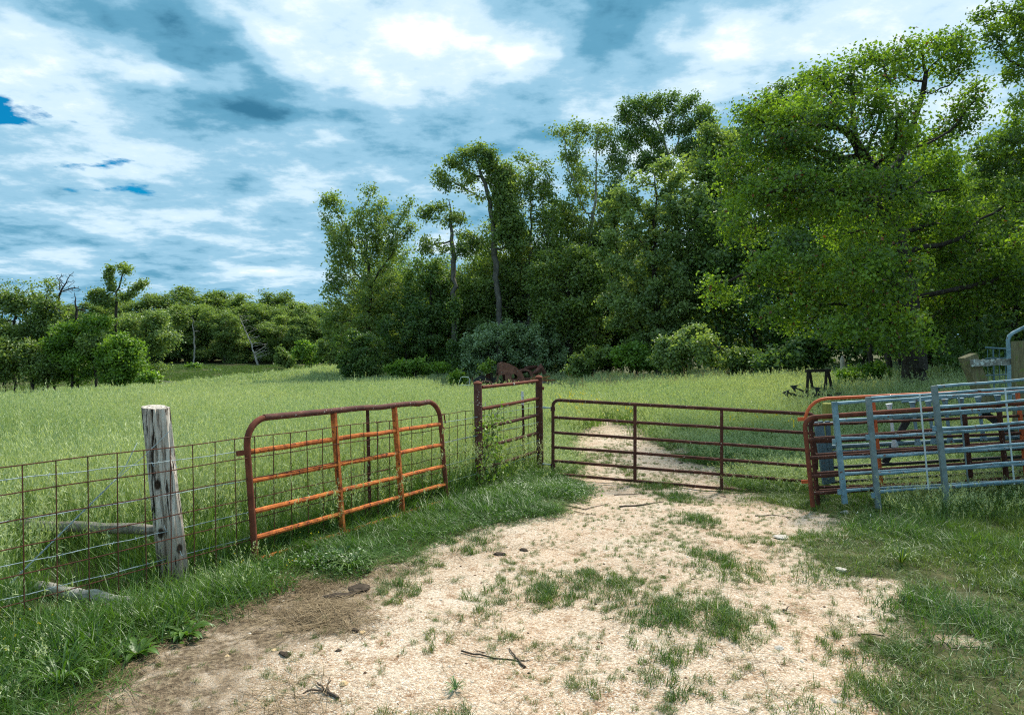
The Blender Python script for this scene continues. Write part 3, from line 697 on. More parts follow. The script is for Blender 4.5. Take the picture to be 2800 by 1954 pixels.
for (a, b, c) in (((2205, 1082), (2195, 1068), (2175, 1060)), ((2248, 1082), (2244, 1072), (2237, 1066)), ((2275, 1085), (2284, 1085), (2292, 1080)), ((2165, 1080), (2160, 1076), (2153, 1075)), ((2225, 1085), (2232, 1074), (2226, 1078))):
    A, B, C = W(*a, Y), W(*b, Y), W(*c, Y)
    MB().tube([A, B, C], .022, 6).build('shank', MAT['steel_dark'], g)
    d = (C - B).normalized(); s = d.cross(Vector((0, 1, 0))).normalized()
    m = MB(); V = [C - d * .05 + s * .1, C + d * .13, C - d * .05 - s * .1, C - d * .0]
    V = V + [v + Vector((0, .025, 0)) for v in V]
    m.add(V, [(0, 1, 3), (1, 2, 3), (4, 7, 5), (5, 7, 6), (0, 4, 5, 1), (1, 5, 6, 2), (2, 6, 7, 3), (3, 7, 4, 0)]); m.build('shovel_point', MAT['steel_dark'], g, False)
# broken pale stump
b = W(2308, 1060, 22); b.z = hz(b.x, b.y) - .1; t_ = W(2303, 972, 22)
m = MB(); m.tube([b, b.lerp(t_, .6), b.lerp(t_, .92), t_], [.09, .075, .07, .02], 9); o = bm_centre(m.build('broken_snag', MAT['bark_pale'])); tag(o, 'pale broken tree snag standing under the dark trees', 'tree stump')

# ------------------------------------------------------------------ trees
LEAF = {
 'near':   leaf_mat('leaf_near', (.035, .088, .010), (.260, .400, .040), .5, .05),
 'oak':    leaf_mat('leaf_oak', (.095, .165, .042), (.27, .355, .092), .48, .05),
 'pale':   leaf_mat('leaf_pale', (.125, .200, .062), (.32, .41, .14), .44, .05),
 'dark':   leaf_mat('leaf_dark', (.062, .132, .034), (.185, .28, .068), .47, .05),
 'bright': leaf_mat('leaf_bright', (.075, .165, .022), (.23, .37, .048), .45, .04),
 'silver': leaf_mat('leaf_silver', (.17, .265, .125), (.38, .49, .27), .40, .08),
 'far':    leaf_mat('leaf_far', (.105, .175, .048), (.24, .32, .095), .42, .03),
 'vine':   leaf_mat('leaf_vine', (.07, .16, .016), (.25, .37, .045), .42, .05),
 'red':    leaf_mat('leaf_red', (.12, .035, .014), (.24, .09, .025), .25, .05),
}
def colonize(attr, trunk, step, di, dk, iters, trop=(0, 0, .08), seed=0):
    r = np.random.default_rng(seed)
    nodes = [np.array(p, float) for p in trunk]; par = [-1] + list(range(len(trunk) - 1)); kids = [1] * (len(trunk) - 1) + [0]
    A = attr.copy(); P = np.array(nodes)
    D = ((A[:, None] - P[None]) ** 2).sum(-1); ni = D.argmin(1); nd = D[np.arange(len(A)), ni]
    trop = np.array(trop)
    for it in range(iters):
        act = nd < di * di
        if not act.any(): break
        ids = ni[act]; dv = A[act] - P[ids]; dv /= np.linalg.norm(dv, axis=1)[:, None] + 1e-9
        acc = np.zeros_like(P); np.add.at(acc, ids, dv)
        ui = np.unique(ids); ui = ui[np.array(kids)[ui] < 3]
        if len(ui) == 0: break
        g = acc[ui]; g /= np.linalg.norm(g, axis=1)[:, None] + 1e-9
        g += trop + r.normal(0, .16, g.shape); g /= np.linalg.norm(g, axis=1)[:, None]
        new = P[ui] + g * step
        base = len(P)
        for k, u in enumerate(ui): par.append(int(u)); kids[u] += 1; kids.append(0)
        P = np.vstack([P, new])
        D = ((A[:, None] - new[None]) ** 2).sum(-1); j = D.argmin(1); d = D[np.arange(len(A)), j]
        b = d < nd; nd = np.where(b, d, nd); ni = np.where(b, j + base, ni)
        keep = nd > dk * dk
        A, nd, ni = A[keep], nd[keep], ni[keep]
        if len(A) == 0: break
    return P, np.array(par)
def wood_mesh(P, par, r0, R0, sides, pw=2.25, keep=0.0):
    n = len(P); r = np.zeros(n); tips = np.ones(n, bool); tips[par[par >= 0]] = False
    acc = np.zeros(n)
    for i in range(n - 1, -1, -1):
        v = max(acc[i], r0 ** pw) if not tips[i] else r0 ** pw
        r[i] = v ** (1 / pw)
        if par[i] >= 0: acc[par[i]] += v
    r = r0 + (r - r0) * (R0 - r0) / max(r[0] - r0, 1e-6)
    d = np.zeros_like(P); ok = par >= 0
    d[ok] = P[ok] - P[par[ok]]; d[~ok] = (0, 0, 1)
    d /= np.linalg.norm(d, axis=1)[:, None] + 1e-9
    main = np.full(n, -1)
    for i in range(1, n):
        p = par[i]
        if main[p] < 0 or r[i] > r[main[p]]: main[p] = i
    ref = np.array([.31, .93, .2]); x = np.cross(d, ref); x /= np.linalg.norm(x, axis=1)[:, None] + 1e-9; y = np.cross(d, x)
    an = np.arange(sides) * 2 * math.pi / sides; ca, sa = np.cos(an), np.sin(an)
    def ring(c, xx, yy, rr): return c[:, None] + (xx[:, None] * ca[None, :, None] + yy[:, None] * sa[None, :, None]) * rr[:, None, None]
    rn = ring(P, x, y, r)
    seg = np.where(ok & (r >= keep))[0]; p = par[seg]
    is_main = main[p] == seg
    bot = ring(P[p], np.where(is_main[:, None], x[p], x[seg]), np.where(is_main[:, None], y[p], y[seg]), np.where(is_main, r[p], np.minimum(r[seg] * 1.15, r[p])))
    m = len(seg); V = np.concatenate([bot, rn[seg]], 1).reshape(-1, 3)
    k = np.arange(sides); q = np.stack([k, (k + 1) % sides, sides + (k + 1) % sides, sides + k], -1)
    Q = (np.arange(m)[:, None, None] * 2 * sides + q[None]).reshape(-1, 4)
    return V, Q, r
def leaf_quads(C, size, r, up=.55, out=None, wid=.34, droop=.25, tv=.25, tint0=.5, clump=None):
    n = len(C)
    nr = r.normal(0, .75, (n, 3)); nr[:, 2] += up
    if out is not None: nr += out * .45
    nr /= np.linalg.norm(nr, axis=1)[:, None] + 1e-9
    a = r.normal(0, 1, (n, 3)); a[:, 2] -= droop; a -= nr * (a * nr).sum(1)[:, None]; a /= np.linalg.norm(a, axis=1)[:, None] + 1e-9
    b = np.cross(nr, a); s = size * r.uniform(.65, 1.3, n); s = s[:, None]
    V = np.stack([C - a * s * .5, C + b * s * wid + nr * s * .08, C + a * s * .5 - nr * s * .1, C - b * s * wid + nr * s * .08], 1).reshape(-1, 3)
    Q = np.arange(n * 4).reshape(-1, 4)
    t = np.clip(r.normal(tint0, tv, n) + (clump if clump is not None else 0), 0, 1)
    return V, Q, np.repeat(t, 4)
def in_blobs(blobs, n, r, shell=.35):
    """points inside ellipsoids (c, radii), denser towards the skin"""
    vol = np.array([b[1][0] * b[1][1] * b[1][2] for b in blobs]) ** .8; k = r.choice(len(blobs), n, p=vol / vol.sum())
    c = np.array([b[0] for b in blobs])[k]; rad = np.array([b[1] for b in blobs])[k]
    d = r.normal(0, 1, (n, 3)); d /= np.linalg.norm(d, axis=1)[:, None]
    return c + d * rad * (r.uniform(0, 1, n) ** shell)[:, None]
def tree_meshes(key, trunk, blobs, na, step, leaf, size, nleaf, sig, R0, r0=.012, bark='bark_oak', sides=5, dk=None, di=None, seed=1, keep=0.0, tipq=.03, up=.55, trop=(0, 0, .08), wid=.34, accent=None, shell=.4, gapscale=1.0, gapw=.12):
    """trunk: local points from the base up; blobs: [(centre, radii)]. Returns wood and leaf meshes."""
    r = np.random.default_rng(seed)
    tp = [np.array(trunk[0], float)]
    for a, b in zip(trunk[:-1], trunk[1:]):
        a = np.array(a, float); b = np.array(b, float); k = max(1, int(np.linalg.norm(b - a) / step))
        for i in range(1, k + 1): tp.append(a + (b - a) * i / k + r.normal(0, step * .13, 3))
    A = in_blobs(blobs, na, r, shell)
    P, par = colonize(A, tp, step, di or step * 14, dk or step * 1.5, 140, trop, seed)
    V, Q, rad = wood_mesh(P, par, r0, R0, sides, keep=keep)
    wood = qmesh(key + '_trunk', V, Q, [MAT[bark]], smooth=True)
    thin = np.where((rad < max(tipq, r0 * 1.6)) & (np.arange(len(P)) >= len(tp)))[0]
    crown = None
    if nleaf > 0 and len(thin):
        g_ = np.sin(P[thin, 0] * 1.9 / gapscale + seed) + np.sin(P[thin, 1] * 1.7 / gapscale + 2.1 * seed) + np.sin(P[thin, 2] * 2.3 / gapscale + .7 * seed) + r.normal(0, .5, len(thin))
        w = (1.0 / (rad[thin] ** 1.2)) * np.where(g_ < -1.0, gapw, 1.0); pick = r.choice(thin, nleaf, p=w / w.sum())
        cl = np.zeros(len(P)); cl[:] = .20 * np.sin(P[:, 0] * 2.1 / gapscale + 1.3 * seed) * np.sin(P[:, 2] * 2.6 / gapscale + seed) + r.normal(0, .16, len(P))
        C = P[pick] + r.normal(0, sig, (nleaf, 3)) * np.array([1, 1, .8])
        ctr = np.array([b[0] for b in blobs]).mean(0); o = C - ctr; o /= np.linalg.norm(o, axis=1)[:, None] + 1e-9
        V, Q, t = leaf_quads(C, size, r, up, o, wid, clump=cl[pick])
        crown = qmesh(key + '_crown', V, Q, [LEAF[leaf]] + ([LEAF[accent[0]]] if accent else []), (r.uniform(0, 1, nleaf) < accent[1]).astype(int) if accent else None, t)
    return wood, crown
def plant_tree(name, label, loc, wood, crown, cat='tree', group=None, rz=0.0, sc=(1, 1, 1)):
    g = thing(name, loc, label, cat, group); g.rotation_euler = (0, 0, rz); g.scale = sc
    link('trunk' if cat == 'tree' else 'stems', wood, None, g)
    if crown is not None:
        c = link('crown', crown, None, g); c['kind'] = 'stuff'
    return g
TREES = {}
def tree(name, label, base, Y, trunk, blobs, cat='tree', group=None, zb=None, depth=1.0, grow=1.0, flat=1.0, **kw):
    """trunk points and crown masses measured in the photograph (px, px) and set out at distance Y; masses are (px, py, rx, ry[, dy])"""
    x = (base - CX) / FPX * Y; z = hz(x, Y) - .1 if zb is None else zb
    O = Vector((x, Y, z)); L_ = lambda px, py, dy=0: np.array(W(px, py, Y) - O) + np.array([0, dy, 0])
    tr = [np.array([0, 0, 0.0])] + [L_(*p) for p in trunk]
    s = Y / FPX * grow; bl = [(L_(b[0], b[1], b[4] if len(b) > 4 else 0), np.array([b[2] * s, min(b[2], b[3] * 1.4) * s * depth, b[3] * s * flat])) for b in blobs]
    key = 't%d' % len(TREES)
    wood, crown = tree_meshes(key, tr, bl, **kw); TREES[key] = (wood, crown, O)
    return plant_tree(name, label, O, wood, crown, cat, group)

# the big spreading tree on the right
tree('spreading_tree', 'big spreading green tree with dark branching trunk above the stacked panels', 2520, 17.5,
     [(2500, 1000), (2490, 900), (2470, 780), (2440, 640), (2400, 500)],
     [(2010, 300, 50, 34), (2090, 330, 90, 60, -.5), (2260, 240, 110, 80), (2380, 190, 120, 76), (2500, 165, 90, 66), (2610, 140, 70, 70), (2650, 270, 60, 110), (2130, 430, 150, 90, -1), (1990, 460, 66, 56, -.3), (2300, 400, 140, 100, -1.3), (2560, 420, 110, 110, 1.0),
      (2080, 570, 140, 90, -1.2), (2260, 590, 150, 100, -1.9), (2450, 620, 140, 110, 1.3), (2000, 640, 66, 46, -.6), (1960, 790, 80, 44, -.8), (2080, 760, 120, 70, -1.4), (1925, 838, 46, 20, -.6), (2230, 780, 150, 90, -2.1), (2390, 800, 120, 70, 1.0),
      (2090, 880, 100, 40, -1.6), (2240, 910, 140, 60, -2.3), (2350, 945, 100, 40, -2.0), (2640, 600, 120, 140, .8), (2620, 820, 120, 80, .8), (2730, 740, 100, 140, -.8), (2740, 560, 60, 80)],
     na=2900, step=.24, leaf='near', size=.088, nleaf=84000, sig=.18, R0=.31, r0=.008, bark='bark_dark', sides=6, dk=.40, di=4.5, flat=.88, seed=11, tipq=.022, up=.5, trop=(-.03, -.02, -.01), depth=1.1, accent=('red', .02), gapscale=.7, gapw=.4)
tree('overhanging_tree', 'feathery tree with bare twigs hanging in from the upper right photo corner', 2960, 12.5, [(2960, 700), (2930, 300), (2860, 150)],
     [(2760, 40, 70, 60), (2800, 180, 60, 70), (2730, 110, 35, 50), (2700, 20, 40, 30), (2720, 400, 70, 60), (2790, 330, 60, 70), (2770, 520, 60, 70), (2690, 470, 40, 50), (2850, 60, 80, 120), (2860, 420, 60, 160), (2900, 700, 80, 160)],
     na=1300, step=.2, leaf='near', size=.085, nleaf=13000, sig=.10, R0=.16, r0=.006, bark='bark_dark', sides=5, dk=.3, di=5, seed=23, tipq=.016, up=.3, trop=(-.05, 0, -.03), wid=.22)
OAK = dict(na=1300, step=.5, size=.20, sig=.30, r0=.015, sides=5, dk=.78, di=9, tipq=.06, grow=1.15, shell=.5, gapw=.3)
def oak(label, base, Y, trunk, blobs, leaf='oak', nleaf=13000, R0=.22, bark='bark_oak', seed=1, name='oak_tree', **kw):
    d = dict(OAK); d.update(kw); nleaf = int(nleaf * (1.65 if 'size' not in kw else 1.2))
    return tree(name, label, base, Y, trunk, blobs, leaf=leaf, nleaf=nleaf, R0=R0, bark=bark, seed=seed, **d)
oak('tall ragged oak with several leafy tops at the left end of the woods', 1005, 52, [(1005, 920), (1012, 800)],
    [(905, 560, 32, 40), (935, 610, 40, 40), (1005, 530, 30, 32), (1040, 560, 25, 30), (1110, 550, 28, 22), (1100, 610, 36, 50), (950, 700, 60, 80), (1030, 660, 70, 80), (925, 800, 42, 50), (1040, 790, 70, 70), (955, 900, 80, 55), (1050, 900, 60, 50), (905, 740, 22, 20), (1010, 600, 40, 40)], nleaf=15000, seed=31, bark='bark_dark')
oak('thin half-bare snag tree with a dead spike between the two tall oaks', 1240, 50, [(1243, 880), (1240, 720), (1234, 600), (1228, 540)],
    [(1165, 590, 30, 16), (1200, 610, 24, 16), (1250, 600, 26, 18), (1185, 655, 45, 18), (1290, 660, 45, 25), (1270, 690, 40, 20), (1180, 690, 30, 12)], nleaf=2600, seed=32, na=330, R0=.2, bark='bark_oak')
oak('rounded leafy tree beside the thin snag under the tall oaks', 1185, 51, [(1180, 900), (1175, 800)],
    [(1160, 750, 50, 42), (1200, 770, 45, 50), (1140, 830, 45, 40), (1190, 860, 50, 50)], 'dark', 8000, .16, 'bark_dark', 33, size=.2)
oak('tall forked oak with a flat leaning crown standing highest left of the vine snag', 1368, 50, [(1366, 900), (1358, 740), (1350, 680)],
    [(1212, 490, 26, 24), (1250, 450, 32, 28), (1300, 425, 30, 26), (1335, 440, 30, 40), (1370, 480, 32, 40), (1290, 480, 36, 22), (1225, 515, 24, 12), (1370, 560, 36, 50), (1310, 540, 22, 14), (1395, 640, 40, 50)], nleaf=9500, R0=.23, seed=34)
oak('tall dense oak next to the forked one, crown reaching low', 1452, 52, [(1450, 900), (1444, 780)],
    [(1412, 440, 18, 30), (1470, 455, 45, 32), (1425, 530, 44, 60), (1485, 560, 50, 70), (1420, 650, 60, 60), (1480, 690, 60, 70), (1400, 760, 70, 60), (1330, 800, 70, 60), (1460, 820, 60, 60), (1340, 880, 60, 50)], nleaf=15000, seed=35)
oak('tall oak with open airy crown and pale limbs in the middle of the woods', 1625, 54, [(1622, 860), (1612, 680), (1618, 600)],
    [(1522, 362, 30, 18), (1575, 362, 36, 30), (1555, 420, 34, 30), (1640, 380, 34, 40), (1660, 360, 24, 24), (1690, 440, 40, 50), (1590, 500, 44, 40), (1670, 540, 50, 50), (1560, 590, 46, 50), (1620, 640, 60, 50), (1540, 690, 50, 50)], nleaf=10500, seed=36, bark='bark_pale', R0=.2)
oak('highest dark oak with bare pale dead limbs among its foliage', 1835, 56, [(1838, 800), (1828, 600), (1834, 520)],
    [(1715, 310, 34, 34), (1760, 295, 36, 30), (1815, 285, 36, 26), (1880, 285, 34, 28), (1920, 330, 40, 40), (1730, 380, 36, 40), (1790, 370, 36, 40), (1900, 420, 46, 46), (1850, 350, 34, 40), (1770, 440, 40, 30)], 'dark', 11000, .2, 'bark_pale', 37)
oak('pale yellow-green leafy tree in front of the tall oaks', 1800, 41, [(1800, 900), (1788, 780)],
    [(1690, 540, 46, 40), (1755, 500, 44, 40), (1850, 480, 44, 36), (1900, 540, 40, 50), (1720, 630, 70, 66), (1830, 600, 80, 80), (1690, 730, 60, 60), (1800, 740, 90, 80), (1900, 690, 60, 80), (1730, 840, 80, 60), (1860, 840, 80, 70), (1790, 920, 80, 50)], 'pale', 26000, .24, 'bark_dark', 38, size=.21, step=.45, dk=.7, sig=.22, na=1300)
oak('leafy oak filling the gap below the airy pale-limbed crown', 1560, 48, [(1560, 900), (1555, 800)],
    [(1500, 760, 60, 70), (1590, 740, 60, 70), (1640, 810, 50, 60), (1540, 850, 80, 60), (1620, 890, 60, 50)], 'oak', 12000, .22, 'bark_dark', 39)
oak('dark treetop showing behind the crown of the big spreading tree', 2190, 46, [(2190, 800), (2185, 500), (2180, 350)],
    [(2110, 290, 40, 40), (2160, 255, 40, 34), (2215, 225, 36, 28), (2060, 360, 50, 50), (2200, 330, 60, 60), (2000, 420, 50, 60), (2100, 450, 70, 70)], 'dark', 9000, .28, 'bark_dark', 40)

oak('mid-green oak between the pale tree and the big spreading tree', 1990, 44, [(1990, 850), (1985, 650), (1980, 520)],
    [(1950, 380, 40, 40), (2000, 420, 50, 50), (1950, 500, 50, 60), (2030, 530, 50, 60), (1960, 620, 60, 70), (2030, 680, 60, 70), (1940, 760, 60, 70)], 'oak', 13000, .24, 'bark_dark', 41)
# shrubs along the wood's edge
SH = dict(na=420, step=.3, size=.17, sig=.17, r0=.012, sides=4, dk=.5, di=6, tipq=.04)
def shrub(label, base, Y, blobs, leaf, nleaf, seed, name='shrub', **kw):
    d = dict(SH); d.update(kw); by = max(b[1] + b[3] for b in blobs)
    return tree(name, label, base, Y, [(base, by - (by - min(b[1] for b in blobs)) * .55)], blobs, cat='shrub', leaf=leaf, nleaf=nleaf, R0=d.pop('R0', .08), bark='bark_dark', seed=seed, **d)
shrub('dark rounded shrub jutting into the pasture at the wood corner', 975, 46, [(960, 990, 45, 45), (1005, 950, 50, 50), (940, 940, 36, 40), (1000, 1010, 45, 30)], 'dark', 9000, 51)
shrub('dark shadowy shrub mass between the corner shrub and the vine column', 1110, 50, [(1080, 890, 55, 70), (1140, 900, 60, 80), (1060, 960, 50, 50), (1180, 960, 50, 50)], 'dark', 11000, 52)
shrub('low bright green bramble in front of the dark shrubs', 1135, 44, [(1090, 1010, 44, 18), (1150, 1000, 50, 24), (1200, 1005, 34, 18)], 'bright', 6000, 53, na=260)
shrub('grey-green silvery bush, left half of the pair behind the wrecked car', 1340, 47.5, [(1300, 950, 50, 40), (1350, 920, 60, 45), (1400, 900, 50, 34), (1290, 1000, 40, 30), (1370, 980, 60, 40)], 'silver', 11000, 54)
shrub('grey-green silvery bush, right half of the pair behind the wrecked car', 1480, 48, [(1460, 920, 56, 45), (1520, 930, 45, 50), (1545, 985, 34, 34), (1470, 980, 70, 40)], 'silver', 10000, 55)
shrub('column of vines smothering a dead trunk left of the silvery bushes', 1246, 48, [(1246, 850, 18, 60), (1244, 940, 22, 70), (1240, 1000, 30, 30)], 'dark', 5000, 56, name='vine_column', na=200)
shrub('yellow-green sapling sprouting above the wrecked car', 1345, 43.6, [(1350, 990, 14, 10), (1320, 1004, 16, 8)], 'vine', 420, 57, name='sapling', na=60, size=.16)
shrub('dull green bush at the scrap pile left of the wrecked car', 1250, 42.5, [(1250, 1030, 22, 22), (1240, 1050, 18, 12)], 'bright', 2200, 58, na=90)
shrub('low green shrubs right of the silvery bush pair', 1620, 40, [(1600, 985, 44, 24), (1660, 970, 50, 34), (1580, 1010, 40, 20)], 'oak', 8000, 59)
shrub('bright green bush at the foot of the pale yellow-green tree', 1740, 37, [(1730, 970, 60, 34), (1790, 985, 40, 26)], 'bright', 8000, 60)
shrub('shrub with sprays of whitish blossom under the pale tree', 1870, 33, [(1850, 950, 60, 44), (1900, 920, 44, 30), (1830, 990, 50, 22)], 'pale', 8000, 61)
shrub('green shrub under the left edge of the big spreading tree', 1990, 30, [(1960, 980, 60, 30), (2040, 985, 50, 26), (1930, 930, 40, 30)], 'oak', 9000, 62)
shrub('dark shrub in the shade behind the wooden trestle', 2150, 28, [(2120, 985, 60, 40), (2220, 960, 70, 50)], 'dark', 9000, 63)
shrub('lit green weeds shrub behind the treated post', 2340, 21, [(2330, 1030, 50, 26), (2390, 1010, 40, 30)], 'bright', 5000, 64, size=.09, step=.2, dk=.3, sig=.1)

# slim shaded trunks below the big tree, each its own tree
for k, (px, Y, w, lab) in enumerate(((2380, 21, .075, 'slim dark tree trunk between treated post and big tree, leftmost of three'), (2427, 23, .11, 'thicker dark trunk just left of the big tree trunk, middle of three'), (2456, 25, .07, 'thin dark trunk close against the big tree trunk, rightmost of three'))):
    x = (px - CX) / FPX * Y
    oak(lab, px, Y, [(px + 3, 940), (px - 4, 850), (px + 10, 760)], [(px - 30, 760, 50, 60), (px + 40, 740, 50, 60)], 'dark', 3000, w, 'bark_dark', 70 + k, name='shaded_tree', na=160, step=.35, size=.13, sig=.16, dk=.5)

# wood of copied trees behind: templates
TPL = {}
def template(key, H, spread, leaf, nleaf, size, seed, bark='bark_dark', low=.3):
    bl = []
    r = random.Random(seed)
    for i in range(11):
        h = low + (1 - low) * (i + .5) / 11
        rad = spread * math.sqrt(max(.12, 1 - max(0, (h - .42) / .62) ** 2)) * (.55 + .45 * min(1, (h - low + .12) / .25))
        a = r.uniform(0, 6.28); d = rad * r.uniform(.25, .7)
        bl.append((np.array([d * math.cos(a), d * math.sin(a), H * h * .97]), np.array([rad * .62, rad * .62, H * .13])))
    TPL[key] = tree_meshes(key, [(0, 0, 0), (r.uniform(-.3, .3), 0, H * .35), (r.uniform(-.5, .5), 0, H * .6)], bl, na=700, step=.6, leaf=leaf, size=size, nleaf=nleaf, sig=.5, R0=H * .014, r0=.02, bark=bark, sides=4, dk=.95, di=9, seed=seed, tipq=.06)
template('f1', 16, 5.2, 'far', 15000, .42, 81, low=.07); template('f2', 15, 4.8, 'far', 15000, .42, 82, low=.05); template('f3', 17, 5.6, 'oak', 15000, .42, 83, low=.12)
template('d1', 13, 4.6, 'dark', 13000, .26, 84, low=.16); template('d2', 15, 4.4, 'oak', 15000, .26, 85, low=.12)
def copy_tree(key, name, label, px, Y, sc, rz, group, zoff=-.1):
    x = (px - CX) / FPX * Y
    plant_tree(name, label, (x, Y, hz(x, Y) + zoff), *TPL[key], group=group, rz=rz, sc=sc)
j = random.Random(99)
far_rows = [(x, 150 + 6 * math.sin(x), .98) for x in range(225, 980, 44)] + [(x, 168 + 4 * math.sin(x * .7), 1.08) for x in range(200, 1000, 48)] + [(x, 138 + 3 * math.sin(x), .8) for x in (505, 560, 615, 760, 815, 870)]
for i, (px, Y, s) in enumerate(far_rows):
    top = np.interp(px, [200, 280, 400, 500, 560, 700, 760, 800, 900, 1000], [850, 832, 812, 797, 800, 802, 818, 832, 835, 835]) + j.uniform(-8, 10)
    x = (px - CX) / FPX * Y; Hn = EYE + (CY - top) / FPX * Y - hz(x, Y)
    key = j.choice(['f1', 'f2', 'f3']); h0 = {'f1': 16, 'f2': 15, 'f3': 17}[key]
    k = Hn / h0 * (s if Y > 145 else .82)
    copy_tree(key, 'woodland_tree', 'rounded green tree in the distant wood beyond the pasture', px, Y, (k * j.uniform(1.3, 1.65), k * j.uniform(1.2, 1.5), k), j.uniform(0, 6.28), 'distant wood beyond the pasture')
back = [(x, 62 + 4 * math.sin(x), j.uniform(.62, .86)) for x in range(1010, 2000, 55)] + [(1960, 44, 1.0), (2070, 40, .9), (2250, 38, 1.0), (2370, 34, .95), (2480, 37, .95), (2600, 30, .75), (2720, 27, .6), (2830, 30, .65), (2540, 26, .6), (2680, 22, .55), (2790, 20, .6)]
back += [(1290, 56, .74), (1345, 55, .84), (1405, 57, .9), (1500, 56, .95), (1560, 58, .9), (1660, 57, 1.0), (1725, 55, .95), (1060, 57, .66), (1150, 58, .68)]
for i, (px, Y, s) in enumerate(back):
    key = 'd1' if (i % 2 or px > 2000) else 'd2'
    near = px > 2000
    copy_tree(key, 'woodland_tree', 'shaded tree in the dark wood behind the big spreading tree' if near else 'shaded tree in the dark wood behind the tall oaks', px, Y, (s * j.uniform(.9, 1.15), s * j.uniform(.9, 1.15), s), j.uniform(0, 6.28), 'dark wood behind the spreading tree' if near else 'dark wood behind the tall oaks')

# clump of trees on the left of the pasture
LG = dict(na=520, step=.55, size=.28, sig=.4, grow=1.12, shell=.5, r0=.025, sides=4, dk=.95, di=10, tipq=.06)
def ltree(label, base, Y, trunk, blobs, leaf, nleaf, seed, R0=.2, bark='bark_dark', **kw):
    d = dict(LG); d.update(kw); nleaf = int(nleaf * 1.6)
    return tree('pasture_tree', label, base, Y, trunk, blobs, leaf=leaf, nleaf=nleaf, R0=R0, bark=bark, seed=seed, **d)
ltree('leafy oak cut by the left photo edge in the pasture clump', 40, 72, [(38, 960), (40, 850)], [(15, 830, 36, 40), (60, 772, 34, 18), (70, 830, 40, 40), (15, 930, 46, 50), (75, 920, 40, 50), (90, 790, 30, 24), (-40, 850, 40, 70)], 'oak', 7000, 101)
ltree('oak with a narrow dark top beside the bare branching tree', 122, 71, [(122, 960), (125, 850), (133, 790)], [(135, 780, 17, 26), (125, 840, 32, 34), (160, 850, 28, 24), (110, 890, 34, 34), (150, 900, 30, 30), (95, 970, 34, 40)], 'oak', 5200, 102)
ltree('slim tall oak with layered umbrella crown highest in the pasture clump', 318, 70, [(318, 930), (316, 840), (322, 810)], [(298, 748, 20, 20), (345, 738, 22, 22), (322, 728, 14, 10), (252, 802, 20, 13), (285, 795, 24, 8), (315, 795, 16, 8), (385, 775, 24, 16), (372, 795, 16, 9), (405, 772, 10, 10), (248, 820, 12, 8)], 'oak', 2700, 103, R0=.17, na=330, size=.26, sig=.28)
ltree('broad bright green tree in the middle of the pasture clump', 195, 69, [(196, 1010), (200, 930)], [(200, 915, 50, 40), (265, 890, 40, 34), (170, 970, 46, 50), (230, 980, 56, 55), (190, 1030, 40, 20), (285, 940, 34, 40)], 'bright', 9000, 104)
ltree('rounded bright green tree at the right end of the pasture clump', 302, 67, [(303, 1020), (310, 960)], [(330, 950, 46, 36), (345, 1000, 48, 40), (300, 990, 34, 50), (370, 960, 24, 30), (320, 1035, 50, 16)], 'bright', 8000, 105)
ltree('olive-green tree with drooping limbs behind the bright rounded tree', 400, 76, [(402, 960), (400, 890)], [(375, 880, 36, 24), (430, 872, 34, 26), (462, 925, 34, 24), (410, 940, 40, 30), (440, 1005, 22, 12), (480, 950, 18, 18), (345, 900, 24, 30)], 'pale', 5000, 106)
ltree('low oak in front at the left photo edge, trunk bare below', 88, 68, [(87, 1010), (80, 950)], [(30, 970, 46, 40), (80, 980, 46, 46), (125, 1000, 34, 36), (10, 1020, 36, 20)], 'oak', 6500, 107)
for px, Y, lab in ((12, 69, 'bare dark trunk nearest the left photo edge in the clump'), (260, 68, 'short dark trunk under the middle of the bright green trees'), (128, 73, 'thin dark trunk between two thicker ones in the clump')):
    ltree(lab, px, Y, [(px, 1000), (px + 4, 930)], [(px, 930, 30, 30)], 'oak', 900, 110 + px, R0=.16, na=80)
# leafless trees
def dead(label, base, Y, trunk, blobs, seed, R0, bark='bark_pale', na=110, step=.5, **kw):
    return tree('dead_tree', label, base, Y, trunk, blobs, leaf='oak', nleaf=0, size=.1, sig=.1, R0=R0, r0=.022, bark=bark, seed=seed, na=na, step=step, sides=4, dk=step * .9, di=9, **kw)
dead('bare branching dead tree top rising from the pasture clump', 150, 72, [(150, 960), (152, 860), (162, 810)], [(178, 775, 30, 28), (205, 790, 18, 16), (160, 760, 14, 16), (198, 752, 12, 14)], 121, .14, 'bark_dark', 160, .28)
dead('broken bare snag between the umbrella oak and the bare tree', 212, 72, [(212, 920), (208, 840), (205, 800)], [(200, 825, 10, 14), (225, 840, 14, 20), (185, 850, 14, 12)], 122, .17, 'bark_dark', 80, .3)
dead('pale upright dead trunk against the distant wood', 530, 134, [(532, 960), (528, 880), (526, 858)], [(540, 900, 10, 26)], 123, .2, na=40, step=.6)
dead('pale leaning dead tree with broken limbs at the foot of the distant wood', 706, 132, [(700, 980), (680, 920), (660, 880), (652, 858)], [(690, 900, 20, 10), (715, 960, 26, 30), (675, 875, 14, 18), (700, 920, 20, 10)], 124, .26, na=160, step=.55)
o = MB(); j2 = random.Random(4)
A = W(395, 1040, 66); 
for q in range(7):
    a = A + Vector((j2.uniform(-.3, .3), 0, j2.uniform(-.2, .2))); e = a + Vector((j2.uniform(1.2, 2.8), j2.uniform(-.5, .5), j2.uniform(-.9, .35)))
    o.tube([a, a.lerp(e, .5) + Vector((0, 0, j2.uniform(-.1, .25))), e], [.05, .035, .012], 4)
tag(bm_centre(o.build('fallen_branch', MAT['bark_pale'])), 'fallen leafless branch in the grass right of the pasture clump', 'branch')
